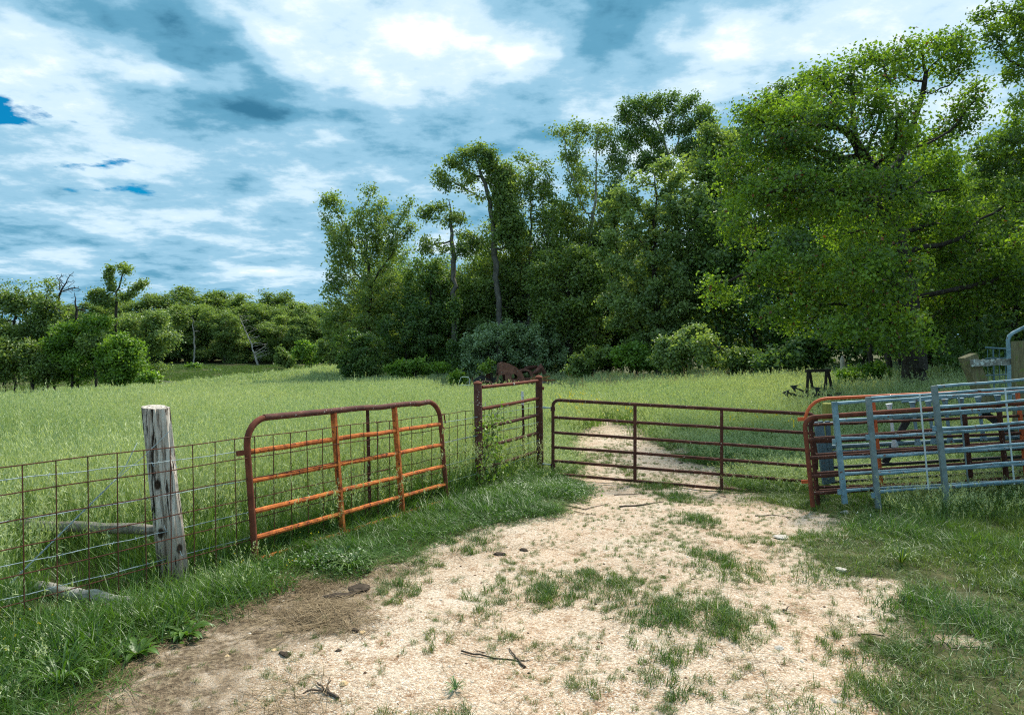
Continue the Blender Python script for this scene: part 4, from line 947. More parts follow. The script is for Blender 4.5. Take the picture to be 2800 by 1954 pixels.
for k, (px, py, rx, ry, Y, lf, lab) in enumerate(((850, 960, 44, 34, 112, 'bright', 'bright green bush at the edge of the distant wood'), (905, 950, 36, 50, 100, 'far', 'tall green bush where the pasture hill meets the woods'), (590, 1018, 14, 7, 112, 'dark', 'small lone bush in the hollow behind the pasture'), (525, 1005, 20, 9, 118, 'bright', 'low spreading bush at the foot of the distant trees'), (780, 975, 30, 24, 118, 'far', 'green bush left of the bright one below the distant wood'), (410, 1040, 24, 9, 66, 'bright', 'low bright brush beside the pasture clump'))):
    shrub(lab, px, Y, [(px - rx * .4, py, rx * .7, ry), (px + rx * .4, py + ry * .2, rx * .7, ry * .8)], lf, 2600, 130 + k, na=130, step=.5, size=.4, sig=.35, dk=.9)

# ------------------------------------------------------------------ wrecked cars and scrap by the silvery bushes
def shell(m, outline, holes, y0, y1, th=.03):
    """side sheet with openings, given as (x, z) outlines, between y0 and y1 = y0 + th"""
    def side(y, flip):
        polys = [[Vector((p[0], p[1], 0)) for p in outline]] + [[Vector((p[0], p[1], 0)) for p in h] for h in holes]
        tris = geometry.tessellate_polygon(polys); flat = [p for q in polys for p in q]
        V = [(p.x, y, p.y) for p in flat]; F = [tuple(t[::-1]) if flip else tuple(t) for t in tris]; m.add(V, F)
    side(y0, False); side(y0 + th, True)
    for q in [outline] + list(holes):
        n = len(q); V = [(p[0], y0, p[1]) for p in q] + [(p[0], y0 + th, p[1]) for p in q]
        m.add(V, [(i, (i + 1) % n, n + (i + 1) % n, n + i) for i in range(n)])
MAT['rust_car'] = surf_mat('rust_car', [(.28, (.10, .045, .034)), (.5, (.22, .095, .07)), (.7, (.32, .15, .115)), (.85, (.36, .23, .18))], 4, rough=.95, speck=(7, .66, (.24, .20, .17)))
def wreck(label, O, sx, prof, holes, width, mats, belt=None, extra=None, yaw=0.0, skin=None):
    g = thing('wrecked_car', O, label, 'car wreck')
    def put(m, name, mat, parent=g, smooth=True):
        c, s = math.cos(yaw), math.sin(yaw)
        m.v = [(O.x + sx * p[0] * c - p[1] * s, O.y + sx * p[0] * s + p[1] * c, O.z + sx * p[2]) for p in m.v]
        return m.build(name, mat, parent, smooth)
    m = MB(); shell(m, prof, holes, 0, 0); put(m, 'side_panel', mats[0], smooth=False)
    m = MB(); shell(m, prof, holes, 0, width - .03); m.v = [(p[0], p[1] + (width - .03), p[2]) for p in m.v]
    m = MB(); shell(m, prof, holes, width - .03, width); put(m, 'side_panel', mats[0], smooth=False)
    k = skin if skin else range(len(prof))
    m = MB()
    for i in k:
        a = prof[i]; b = prof[(i + 1) % len(prof)]
        m.add([(a[0], .0, a[1]), (b[0], .0, b[1]), (b[0], width, b[1]), (a[0], width, a[1])], [(0, 1, 2, 3)])
        V = [(a[0], .0, a[1] - .025), (b[0], .0, b[1] - .025), (b[0], width, b[1] - .025), (a[0], width, a[1] - .025)]; m.add(V, [(3, 2, 1, 0)])
    put(m, 'roof_skin', mats[0], smooth=False)
    if belt:
        for za, zb in belt:
            m = MB(); m.tube([(za[0], -.012, za[1]), ((za[0] + zb[0]) / 2, -.014, (za[1] + zb[1]) / 2 + .02), (zb[0], -.012, zb[1])], .016, 5); put(m, 'belt_moulding', mats[1])
    return g, put
YC = 43.0
O = W(1356, 1062, YC); O.z = hz(O.x, O.y) - .1
pr = [(.02, .0), (.0, .55), (.16, 1.02), (.20, 1.50), (.40, 1.60), (.75, 1.52), (1.15, 1.33), (1.45, 1.10), (1.62, .75), (1.70, .30), (1.72, .0)]
pr = [(x * 1.12, z * 1.18) for x, z in pr]
ho = [[(.10, .12), (.08, .60), (.20, 1.06), (.56, 1.10), (.60, .62), (.62, .12)], [(.98, .82), (1.00, 1.08), (1.14, 1.16), (1.30, 1.10), (1.38, .92), (1.30, .80)]]
g, put = wreck('rust-brown old car body with sloping roof and missing door behind the pipe brace panel', O, 1.0, pr, ho, 1.5, [MAT['rust_car'], MAT['rust_car']], [((.66, .66), (1.70, .78)), ((.66, .60), (1.72, .70))], yaw=.12, skin=range(2, 10))
m = MB(); m.tube([(.35, .25, .55), (.35, .75, .8), (.35, 1.3, .55)], .05, 6); put(m, 'seat_frame', MAT['steel_dark'])
m = MB(); m.bar((.1, .1, .45), (.1, 1.4, .45), .25, .1); put(m, 'dashboard', MAT['steel_dark'], smooth=False)
m = MB(); m.bar((-.06, .3, .3), (-.06, .3, .9), .2, .06, (1, 0, 0)); put(m, 'cowl', MAT['steel_dark'], smooth=False)
# its front wing: an arched sheet
m = MB(); V = []; F = []
for i in range(13):
    a = math.pi * (.06 + .88 * i / 12); r_ = .58
    for k, (yy, rr) in enumerate(((-.05, r_ - .06), (-.02, r_), (.25, r_ + .03), (.45, r_ - .02))):
        V.append((-.62 - rr * math.cos(a) * 1.05, yy, .12 + rr * math.sin(a)))
for i in range(12):
    for k in range(3): F.append((i * 4 + k, i * 4 + k + 1, i * 4 + 5 + k, i * 4 + 4 + k))
m.add(V, F); w = put(m, 'front_wing', MAT['rust_car'])
sol = w.modifiers.new('thick', 'SOLIDIFY'); sol.thickness = .02
O2 = W(1418, 1060, 44.6); O2.z = hz(O2.x, O2.y) - .1
pr2 = [(.0, .0), (.0, .9), (.06, 1.2), (.25, 1.34), (.6, 1.34), (.88, 1.2), (.98, .9), (1.0, .0)]
ho2 = [[(.10, .78), (.12, 1.10), (.28, 1.22), (.60, 1.22), (.74, 1.05), (.76, .78)]]
g2_, put2 = wreck('smaller rusted car body with empty window right of the sloping-roof wreck', O2, 1.0, pr2, ho2, 1.3, [MAT['rust_car'], MAT['rust_car']], [((.05, .7), (.95, .7))], yaw=.05, skin=range(1, 7))
def scrap(name, label, cat, px, Y, parts):
    O = W(px, 1060, Y); O.z = hz(O.x, O.y) - .05; g = thing(name, O, label, cat)
    for nm, mt, pts, r, n in parts:
        m = MB(); m.tube([O + Vector(p) for p in pts], r, n); m.build(nm, MAT[mt], g)
    return g
scrap('scrap_heap', 'heap of rusted bent sheet metal behind the smaller car wreck', 'scrap heap', 1450, 46.2, [('sheet', 'rust_dark', [(-.9, 0, .8), (-.2, 0, 1.25), (.5, .1, 1.4)], [.1, .2, .08], 5), ('sheet', 'rust_car', [(.2, 0, .9), (.7, 0, 1.3), (1.1, .1, .8)], [.12, .34, .1], 6), ('sheet', 'rust_dark', [(.6, -.2, .4), (1.2, -.1, .7), (1.5, 0, .4)], [.1, .22, .1], 5)])
j = random.Random(12); O = W(1478, 1056, 43.5); O.z = hz(O.x, O.y)
g = thing('plank_pile', O, 'small pile of splintered orange-brown planks beside the car wrecks', 'plank pile')
for i in range(14):
    a = O + Vector((j.uniform(-.7, .3), j.uniform(-.3, .3), .45 + j.uniform(0, .35))); e = a + Vector((j.uniform(.4, 1.1), j.uniform(-.2, .2), j.uniform(-.45, .25)))
    MB().bar(a, e, .09, .03).build('plank', MAT['plank_orange'] if i % 3 else MAT['wood_grey'], g, False)
O = W(1212, 1056, 41.5); O.z = hz(O.x, O.y)
g = thing('crumpled_hood', O, 'crumpled pale blue-grey car panel at the left end of the scrap', 'car panel')
m = MB(); V = []; F = []
for i in range(9):
    for k in range(4):
        V.append(O + Vector((-.35 + .09 * i, -.3 + .2 * k, .22 + .22 * math.sin(math.pi * i / 8) + .05 * math.sin(i * 2.2 + k * 1.7) - .04 * k)))
for i in range(8):
    for k in range(3): F.append((i * 4 + k, i * 4 + 4 + k, i * 4 + 5 + k, i * 4 + k + 1))
m.add(V, F); o = m.build('sheet', MAT['galv'], g, False); o.modifiers.new('thick', 'SOLIDIFY').thickness = .015
O = W(1262, 1056, 42.0); O.z = hz(O.x, O.y)
g = thing('door_frame', O, 'bare whitish car door frame standing in weeds left of the wrecks', 'door frame')
MB().tube([O + Vector(p) for p in ((-.2, 0, .35), (-.05, 0, .82), (.12, 0, .88), (.42, 0, .86), (.5, 0, .7), (.5, 0, .38))], .02, 5).build('hoop', MAT['rod_pale'], g)
MB().tube([O + Vector(p) for p in ((-.22, 0, .36), (.52, 0, .38))], .025, 5).build('sill_bar', MAT['rod_pale'], g)
O = W(1330, 1050, 43.8); O.z = hz(O.x, O.y)
scrap('scrap_engine', 'dark tangle of engine parts in front of the wrecked car', 'scrap heap', 1318, 43.9, [('block', 'steel_dark', [(-.5, 0, .5), (.0, 0, .75), (.5, 0, .55)], [.2, .28, .2], 7), ('wheel', 'rust_dark', [(.45, -.1, .85), (.45, .05, .85)], .26, 12), ('pipe', 'bark_pale', [(-.2, 0, 1.25), (.1, 0, 1.05)], .03, 5), ('bracket', 'rust_red', [(-.85, 0, .2), (-.8, 0, .8)], .04, 5), ('bracket', 'rust_red', [(-.6, 0, .2), (-.62, 0, .85)], .04, 5)])

# ------------------------------------------------------------------ grass and ground cover
GR = {
 'field': leaf_mat('grass_field', (.068, .148, .034), (.23, .335, .10), .42, .03, (.16, (.72, .84, .72), (1.15, 1.1, 1.0))),
 'seed': leaf_mat('grass_seed', (.34, .41, .22), (.58, .63, .38), .3, .02, (.16, (.78, .86, .78), (1.08, 1.05, 1.0))),
 'lush': leaf_mat('grass_lush', (.028, .080, .011), (.115, .225, .028), .42, .05, (.7, (.8, .9, .9), (1.15, 1.1, 1.0))),
 'lawn': leaf_mat('grass_lawn', (.042, .090, .018), (.155, .235, .050), .38, .04, (.8, (.75, .88, .8), (1.2, 1.08, 1.0))),
 'dry': leaf_mat('straw_dry', (.12, .085, .05), (.38, .29, .18), .2, .03),
 'white': leaf_mat('petal_white', (.62, .62, .58), (.8, .8, .76), .2, .02),
 'yellow': leaf_mat('petal_yellow', (.75, .55, .02), (.85, .70, .05), .2, .02),
}
def blades(r, n, Rd, h, w, lean, tint=(.2, .7), seg=3, hv=.35, flat=False):
    a = r.uniform(0, 6.283, n); rad = Rd * np.sqrt(r.uniform(0, 1, n)); B = np.stack([rad * np.cos(a), rad * np.sin(a), np.zeros(n)], 1)
    la = r.uniform(0, 6.283, n); D = np.stack([np.cos(la), np.sin(la), np.zeros(n)], 1); S = np.stack([-np.sin(la), np.cos(la), np.zeros(n)], 1)
    tw = r.uniform(-1, 1, n)[:, None]; S = S + D * tw * .8; S /= np.linalg.norm(S, axis=1)[:, None]
    H = h * r.uniform(1 - hv, 1 + hv * .5, n)[:, None]; Lm = lean * r.uniform(.2, 1.3, n)[:, None]; ww = w * r.uniform(.6, 1.2, n)[:, None]
    V = np.zeros((n, (seg + 1) * 2, 3))
    for i in range(seg + 1):
        t = i / seg; c = B + D * (H * Lm * t ** 1.8) + np.array([0, 0, 1]) * (H * (t - .35 * np.minimum(Lm, 1.6) * t * t))
        wd = ww * (1 - t ** 1.6 * .93) * .5
        V[:, 2 * i] = c - S * wd; V[:, 2 * i + 1] = c + S * wd
    q = np.array([[2 * i, 2 * i + 1, 2 * i + 3, 2 * i + 2] for i in range(seg)])
    Q = (np.arange(n)[:, None, None] * (seg + 1) * 2 + q[None]).reshape(-1, 4)
    T = np.repeat(r.uniform(tint[0], tint[1], n), (seg + 1) * 2)
    tipc = B + D * (H * Lm) + np.array([0, 0, 1]) * (H * (1 - .35 * np.minimum(Lm, 1.6)))
    return V.reshape(-1, 3), Q, T, tipc, D
def seeds(r, tip, D, n, ln, spread, size):
    """slender upright spikelets round the stalk ends"""
    m = len(tip); k = r.uniform(0, 1, (m, n, 1)); C = tip[:, None] - np.array([0, 0, 1]) * k * ln - D[:, None] * k * ln * .25 + r.normal(0, spread, (m, n, 3)) * (k + .25)
    C = C.reshape(-1, 3); q = len(C); a = r.normal(0, .45, (q, 3)) + np.array([0, 0, 1]); a /= np.linalg.norm(a, axis=1)[:, None]
    b = r.normal(0, 1, (q, 3)); b -= a * (a * b).sum(1)[:, None]; b /= np.linalg.norm(b, axis=1)[:, None]; s = size * r.uniform(.7, 1.3, (q, 1))
    V = np.stack([C - a * s, C + b * s * .16, C + a * s, C - b * s * .16], 1).reshape(-1, 3)
    return V, np.arange(q * 4).reshape(-1, 4), np.repeat(r.uniform(0, 1, q), 4)
def join(parts):
    V = []; Q = []; T = []; M = []; o = 0
    for (v, q, t), mi in parts: V.append(v); Q.append(q + o); T.append(t); M.append(np.full(len(q), mi)); o += len(v)
    return np.concatenate(V), np.concatenate(Q), np.concatenate(T), np.concatenate(M)
SRC = {}
def variant(group, parts, mats):
    V, Q, T, M = join(parts); me = qmesh('%s_tuft' % group, V, Q, mats, M, T)
    col = SRC.setdefault(group, bpy.data.collections.new(group + '_tufts'))
    o = bpy.data.objects.new('%s_%02d' % (group, len(col.objects)), me); col.objects.link(o)
r = np.random.default_rng(5)
for k in range(4):      # tall seeding meadow grass, near
    b1 = blades(r, 55, .26, .46, .006, .7, (.0, .7)); st = blades(r, 17, .26, .82, .0026, .5, (.5, 1), 3, .45)
    variant('meadow', [(b1[:3], 0), (st[:3], 0), (seeds(r, st[3], st[4], 18, .20, .014, .019), 1)], [GR['field'], GR['seed']])
for k in range(3):      # the same seen from farther off: broader tufts
    b1 = blades(r, 90, .5, .46, .013, .6, (.0, .7), 2); st = blades(r, 50, .5, .80, .005, .5, (.6, 1), 2, .5)
    variant('meadowfar', [(b1[:3], 0), (st[:3], 0), (seeds(r, st[3], st[4], 10, .24, .02, .038), 1)], [GR['field'], GR['seed']])
for k in range(3):
    b1 = blades(r, 80, 1.1, .46, .034, .5, (.1, .9), 2); st = blades(r, 60, 1.1, .66, .012, .4, (.7, 1), 2)
    variant('meadowwide', [(b1[:3], 0), (st[:3], 0), (seeds(r, st[3], st[4], 8, .26, .05, .10), 1)], [GR['field'], GR['seed']])
for k in range(3):
    b1 = blades(r, 110, 1.1, .22, .04, .6, (.0, .8), 2); variant('valley', [(b1[:3], 0)], [GR['lawn']])
for k in range(4):      # lush verge grass
    b1 = blades(r, 70, .2, .27, .0075, .9, (.05, .9)); b2 = blades(r, 14, .2, .36, .006, .7, (.4, 1))
    variant('lush', [(b1[:3], 0), (b2[:3], 0)], [GR['lush']])
for k in range(3):      # clover and low broad leaves
    n = 130; a = r.uniform(0, 6.283, n); rad = .2 * np.sqrt(r.uniform(0, 1, n)); C = np.stack([rad * np.cos(a), rad * np.sin(a), r.uniform(.03, .14, n) * (1 - rad / .32)], 1)
    lv = leaf_quads(C, .024, r, 2.2, None, .42, 0, .25, .45)
    variant('clover', [(lv, 0)], [GR['lush']])
for k in range(4):      # short turf
    b1 = blades(r, 75, .15, .095, .005, .9, (.05, .95), 2); variant('turf', [(b1[:3], 0)], [GR['lawn']])
for k in range(5):      # single small tufts on the gravel
    b1 = blades(r, 26, .045, .075, .0042, 1.0, (.0, .9), 2); b2 = blades(r, 4, .04, .06, .004, 1.0, (.5, 1), 2)
    variant('tuft', [(b1[:3], 0), (b2[:3], 1 if k % 2 else 0)], [GR['lawn'], GR['dry']])
for k in range(3):      # straw litter
    n = 26; c = np.stack([r.uniform(-.15, .15, n), r.uniform(-.15, .15, n), r.uniform(.004, .014, n)], 1); a = r.uniform(0, 6.283, n); d = np.stack([np.cos(a), np.sin(a), r.normal(0, .06, n)], 1); l = r.uniform(.03, .11, n)[:, None]
    s = np.stack([-np.sin(a), np.cos(a), np.zeros(n)], 1) * .0013; V = np.stack([c - d * l - s, c - d * l + s, c + d * l + s, c + d * l - s], 1).reshape(-1, 3)
    variant('straw', [((V, np.arange(n * 4).reshape(-1, 4), np.repeat(r.uniform(0, 1, n), 4)), 0)], [GR['dry']])
def flower(group, mat, n, Rd, h, size, k):
    b = blades(r, n, Rd, h, .003, .3, (.3, .8), 2); C = b[3]; C = np.repeat(C, k, 0) + r.normal(0, size * .3, (n * k, 3)); f = leaf_quads(C, size, r, .8, None, .45, 0, .2, .6)
    variant(group, [(b[:3], 0), (f, 1)], [GR['lush'], GR[mat]])
for k in range(2): flower('whitebloom', 'white', 2, .14, .11, .010, 6); flower('yellowbloom', 'yellow', 5, .15, .22, .013, 3)
for k in range(2):      # tall dry stalks
    b = blades(r, 5, .2, 1.15, .012, .25, (.4, 1), 3); variant('reed', [(b[:3], 0), (seeds(r, b[3], b[4], 12, .25, .015, .03), 0)], [GR['dry']])
# loose stones
def stone_mesh(seed, s=1.0):
    bm = bmesh.new(); bmesh.ops.create_icosphere(bm, subdivisions=2, radius=s); q = random.Random(seed); ax = (q.uniform(.7, 1.2), q.uniform(.6, 1), q.uniform(.35, .6)); ph = [q.uniform(0, 6) for _ in range(6)]
    for v in bm.verts:
        c = v.co; f = 1 + .13 * math.sin(c.x * 3 / s + ph[0]) + .12 * math.sin(c.y * 4 / s + ph[1]) + .1 * math.sin(c.z * 5 / s + ph[2]) + q.uniform(-.06, .06)
        v.co = Vector((c.x * ax[0] * f, c.y * ax[1] * f, c.z * ax[2] * f))
    me = bpy.data.meshes.new('stone'); bm.to_mesh(me); bm.free(); return me
def pebble_mat():
    m, nt, out = newmat('pebble'); t = NT(nt); oi = nt.nodes.new('ShaderNodeObjectInfo')
    col = t.ramp(oi.outputs['Random'], [(0, (.05, .035, .025)), (.22, (.14, .085, .055)), (.4, (.34, .22, .145)), (.6, (.48, .35, .24)), (.8, (.58, .50, .41)), (1, (.72, .68, .61))])
    nt.links.new(t.principled(col, .95, 0, None, .15), out.inputs[0]); return m
MAT['pebble'] = pebble_mat()
pc = SRC['pebble'] = bpy.data.collections.new('pebble_tufts')
for k in range(5):
    me = stone_mesh(300 + k); me.materials.append(MAT['pebble']); pc.objects.link(bpy.data.objects.new('pebble_%02d' % k, me))

def scatter(name, group, P, rot, scl, label, cat=None):
    n = len(P); me = bpy.data.meshes.new(name); me.vertices.add(n); me.vertices.foreach_set('co', P.astype(np.float32).ravel())
    for nm, tp, val in (('rot', 'FLOAT_VECTOR', rot), ('scl', 'FLOAT_VECTOR', scl)):
        a = me.attributes.new(nm, tp, 'POINT'); a.data.foreach_set('vector', val.astype(np.float32).ravel())
    a = me.attributes.new('pick', 'INT', 'POINT'); a.data.foreach_set('value', rng.integers(0, 64, n).astype(np.int32))
    o = link(name, me, None); tag(o, label, cat, None, 'stuff')
    ng = bpy.data.node_groups.new(name + '_spread', 'GeometryNodeTree')
    ng.interface.new_socket('Geometry', in_out='INPUT', socket_type='NodeSocketGeometry'); ng.interface.new_socket('Geometry', in_out='OUTPUT', socket_type='NodeSocketGeometry')
    N = ng.nodes; L = ng.links; gi = N.new('NodeGroupInput'); go = N.new('NodeGroupOutput')
    ci = N.new('GeometryNodeCollectionInfo'); ci.inputs['Collection'].default_value = SRC[group]; ci.inputs['Separate Children'].default_value = True; ci.inputs['Reset Children'].default_value = True
    ip = N.new('GeometryNodeInstanceOnPoints'); ip.inputs['Pick Instance'].default_value = True
    def na(nm, dt):
        x = N.new('GeometryNodeInputNamedAttribute'); x.data_type = dt; x.inputs['Name'].default_value = nm; return x.outputs['Attribute']
    L.new(gi.outputs[0], ip.inputs['Points']); L.new(ci.outputs[0], ip.inputs['Instance']); L.new(na('pick', 'INT'), ip.inputs['Instance Index'])
    er = N.new('FunctionNodeEulerToRotation'); L.new(na('rot', 'FLOAT_VECTOR'), er.inputs[0]); L.new(er.outputs[0], ip.inputs['Rotation'])
    L.new(na('scl', 'FLOAT_VECTOR'), ip.inputs['Scale']); L.new(ip.outputs[0], go.inputs[0])
    md = o.modifiers.new('spread', 'NODES'); md.node_group = ng
    return o
def wedge(n, y0, y1, kx=.80, x0=1.0, lo=None, hi=None):
    """points spread evenly over the part of the ground the picture can show"""
    y = np.sqrt(rng.uniform(y0 * y0, y1 * y1, n)); x = rng.uniform(-1, 1, n) * (kx * y + x0); return x, y
_FY = np.array([0, 9.26, 10.95, 10.95001]); 
def behind(x, y):
    """on the pasture side of fence, closed gate and stack"""
    f = np.where(y < 9.26, fx(y), np.interp(y, [9.26, 10.95], [-.44, .455]))
    a = x < f - .02
    gy = np.interp(x, [.455, 4.25, 5.0, 9.0], [10.9, 9.55, 8.35, 8.1]); b = (x >= .455) & (y > gy)
    return a | b | (y > 10.95)
def place(name, group, x, y, s, label, hs=None, tilt=.12, dz=0.0):
    if group in ('meadow', 'lush'):      # the bleached log and the rail lie in a thin spot of the grass
        ok = (np.hypot((x + 3.15) / .5, (y - 4.95) / .34) > 1); tt = np.clip(((x + 4.55) * 1.75 - (y - 6.25) * .69) / 3.54, 0, 1); ok &= ~((np.hypot(x - (-4.55 + 1.75 * tt), y - (6.25 - .69 * tt) + .3) < .5) & (rng.uniform(0, 1, len(x)) < .7)); x, y, s = x[ok], y[ok], s[ok]; hs = hs[ok] if hs is not None else None
    n = len(x); z = height(x, y) + dz
    rot = np.stack([rng.normal(0, tilt, n), rng.normal(0, tilt, n), rng.uniform(0, 6.283, n)], 1)
    sc = np.stack([s, s, s * (hs if hs is not None else rng.uniform(.8, 1.2, n))], 1)
    return scatter(name, group, np.stack([x, y, z], 1), rot, sc, label)
GP = []      # grassy islands on the gravel: (x, y, radius, weight)
for px, py, rp, wt in ((1105, 1605, 80, .9), (1330, 1605, 90, .9), (1500, 1608, 90, 1), (1590, 1575, 60, 1), (1660, 1600, 90, 1), (1190, 1740, 50, .7), (1080, 1800, 50, .5), (1900, 1410, 55, 1), (1905, 1500, 60, .8), (1990, 1540, 90, 1.1), (1830, 1680, 110, 1.1), (1960, 1690, 110, 1.2),
                   (1780, 1730, 90, .8), (1700, 1650, 60, .6), (1850, 1800, 80, .8), (1830, 1865, 60, .9), (1240, 1890, 30, .8), (1200, 1950, 120, .8), (2270, 1480, 90, 1.1), (1280, 1480, 90, .8), (1180, 1530, 60, .5), (2100, 1480, 60, .6), (2000, 1450, 50, .6), (1700, 1500, 50, .4), (2330, 1800, 80, .7), (2450, 1800, 110, .9), (2350, 1900, 110, .7), (2200, 1740, 60, .5),
                   (1800, 1310, 80, 1.1), (1850, 1335, 60, 1.1), (1720, 1270, 60, .7), (1640, 1240, 80, .6), (1550, 1240, 60, .8), (1980, 1800, 60, .5), (1400, 1750, 70, .3), (1600, 1880, 80, .4)):
    q = 3361 / (py - 977); GP.append(((px - CX) / FPX * q, q, rp / FPX * q, wt))
def islands(x, y):
    s = np.zeros_like(x)
    for a, b, c, w_ in GP: s = np.maximum(s, w_ * np.exp(-((x - a) / c) ** 2 - ((y - b) / (c * 1.5)) ** 2))
    return s
# meadow
x, y = wedge(8500, 4.0, 17, .80, .6); d = drive(x, y); k = behind(x, y) & (d < .25)
sh = sstep(13.0, 17.5, y) * (x > .3) + (x <= .3) * 1.0     # shorter by the track inside the gate
sh = np.where(x > .3, .34 + .62 * sstep(13.5, 18, y + (x - 3) * .25), np.where(x < fx(y) - .5, 1.12, .85)) * (.45 + 1.0 * fbm(x * .9, y * .9, 61))
k &= (rng.uniform(0, 1, len(x)) < np.where(sh < .6, 1, .85))
place('meadow_grass', 'meadow', x[k], y[k], rng.uniform(.85, 1.2, k.sum()), 'tall seeding meadow grass growing close behind the fence', sh[k])
x, y = wedge(15000, 16, 48, .79, .5); d = drive(x, y); k = d < .3
place('meadow_grass', 'meadowfar', x[k], y[k], rng.uniform(.8, 1.25, k.sum()), 'tall pale seeding meadow grass covering the pasture', ((.40 + .75 * fbm(x * .45, y * .45, 62)) * np.where((y > 26) & (np.abs(x + .6) < 4), .45, 1))[k])
x, y = wedge(12000, 45, 128, .79, .5); k = (x < .1 * y) & (y < 84)
place('meadow_grass', 'meadowwide', x[k], y[k], rng.uniform(.8, 1.3, k.sum()), 'pale meadow grass on the far rise of the pasture', (.7 + .5 * fbm(x * .2, y * .2, 63))[k])
k = (y >= 82) & (x < -.18 * y)
place('valley_grass', 'valley', x[k], y[k], rng.uniform(.8, 1.3, k.sum()), 'shorter green grass in the hollow below the distant wood', None)
# lush verge between track and fence, lawn right of the track
x, y = wedge(5200, 2.9, 11.4, .82, .5); d = drive(x, y); fr = behind(x, y); xl = np.interp(y, _EY, _EL); xr = np.interp(y, _EY, _ER)
lft = (~fr) & (x < (xl + xr) / 2) & (d < .45); nearf = fr & (x < .5) & (y < 9.5) & (x > fx(y) - .9)
k = lft | nearf
hgt = np.where(lft, .5 + .8 * fbm(x * 1.6, y * 1.6, 64), 1.1) * np.clip((xl - x) / .7 + .38, .28, 1.1) * np.where(lft & (y > 5.3), .52, 1)
place('verge_grass', 'lush', x[k], y[k], rng.uniform(.8, 1.15, k.sum()), 'lush dark green grass on the verge along the fence', hgt[k], .15)
k2 = lft & (fbm(x * 1.1, y * 1.1, 65) > .5) & (rng.uniform(0, 1, len(x)) < .5)
k3 = (~fr) & (x < xl + .5) & (d > .12) & (d < .8) & (rng.uniform(0, 1, len(x)) < .55)
place('turf_grass', 'turf', x[k3], y[k3], rng.uniform(.5, 1.0, k3.sum()), 'thin short grass where the verge meets the track', rng.uniform(.5, 1.1, k3.sum()), .2)
k4 = lft & (x < xl - .15) & (y < 5.6) & (rng.uniform(0, 1, len(x)) < .14)
place('meadow_grass', 'meadow', x[k4], y[k4], rng.uniform(.5, .8, k4.sum()), 'seeding stalks rising from the verge grass', rng.uniform(.45, .7, k4.sum()))
place('clover_patch', 'clover', x[k2], y[k2], rng.uniform(.8, 1.3, k2.sum()), 'clover and low broad leaves among the verge grass', None)
x, y = wedge(15000, 2.9, 12.5, .82, .5); d = drive(x, y); fr = behind(x, y); xl = np.interp(y, _EY, _EL); xr = np.interp(y, _EY, _ER)
rgt = (x > (xl + xr) / 2) & (~fr); nz_ = fbm(x * 1.4, y * 1.4, 66)
k = rgt & (d < .75) & (rng.uniform(0, 1, len(x)) < (1 - d) ** 1.0 * np.clip(nz_ * 3.2 - .75, .35, 1)); k |= fr & (d < .5) & (y > 9.3) & (x > .4)
hg = (.6 + 1.3 * sstep(.4, 2.4, x - xr) * sstep(4.2, 7.5, y)) * (.5 + .9 * nz_)
place('turf_grass', 'turf', x[k], y[k], rng.uniform(.8, 1.25, k.sum()), 'short green turf to the right of the gravel track', hg[k], .15)
k = rgt & (x > xr + .1) & (nz_ > .5) & (y < 8.6) & (rng.uniform(0, 1, len(x)) < .12)
place('verge_grass', 'lush', x[k], y[k], rng.uniform(.5, .9, k.sum()), 'coarse green grass clumps in front of the stacked panels', rng.uniform(.5, .85, k.sum()), .2)
k = rgt & (y > 7.2) & (y < 8.6) & (x > 4.4) & (rng.uniform(0, 1, len(x)) < .2)
place('meadow_grass', 'meadow', x[k], y[k], rng.uniform(.5, .8, k.sum()), 'seeding grass stalks in front of the stacked panels', rng.uniform(.55, .8, k.sum()))
# tufts on the gravel
x, y = wedge(60000, 3.0, 17, .80, .3); d = drive(x, y); isl = islands(x, y); nz_ = fbm(x * 2.3, y * 2.3, 67)
p = np.clip(isl * 1.3 * sstep(.35, .7, fbm(x * 4.5, y * 4.5, 93)) + np.clip(nz_ - .43, 0, 1) * 2.6 + .25 * np.exp(-((x - np.interp(y, [3.4, 6, 8], [.9, 1.25, 1.8])) / .5) ** 2) * (y < 9), 0, 1) * (1 - .75 * strawy(x, y)) + .03 + .25 * sstep(1.2, .1, np.interp(y, _EY, _ER) - x)
k = (d > .3) & (rng.uniform(0, 1, len(x)) < p)
place('gravel_tufts', 'tuft', x[k], y[k], (.5 + .8 * isl[k]) * rng.uniform(.6, 1.3, k.sum()), 'small scattered grass tufts growing on the gravel track', None, .2)
x, y = wedge(9000, 3.0, 12, .80, .3); d = drive(x, y); isl = islands(x, y); nz2 = fbm(x * 5, y * 5, 90); k = (isl * (.5 + nz2) > .62) & (d > .3) & (rng.uniform(0, 1, len(x)) < .22)
place('turf_grass', 'turf', x[k], y[k], rng.uniform(.4, .75, k.sum()), 'low green grass islands on the gravel track', rng.uniform(.6, 1.0, k.sum()), .15)
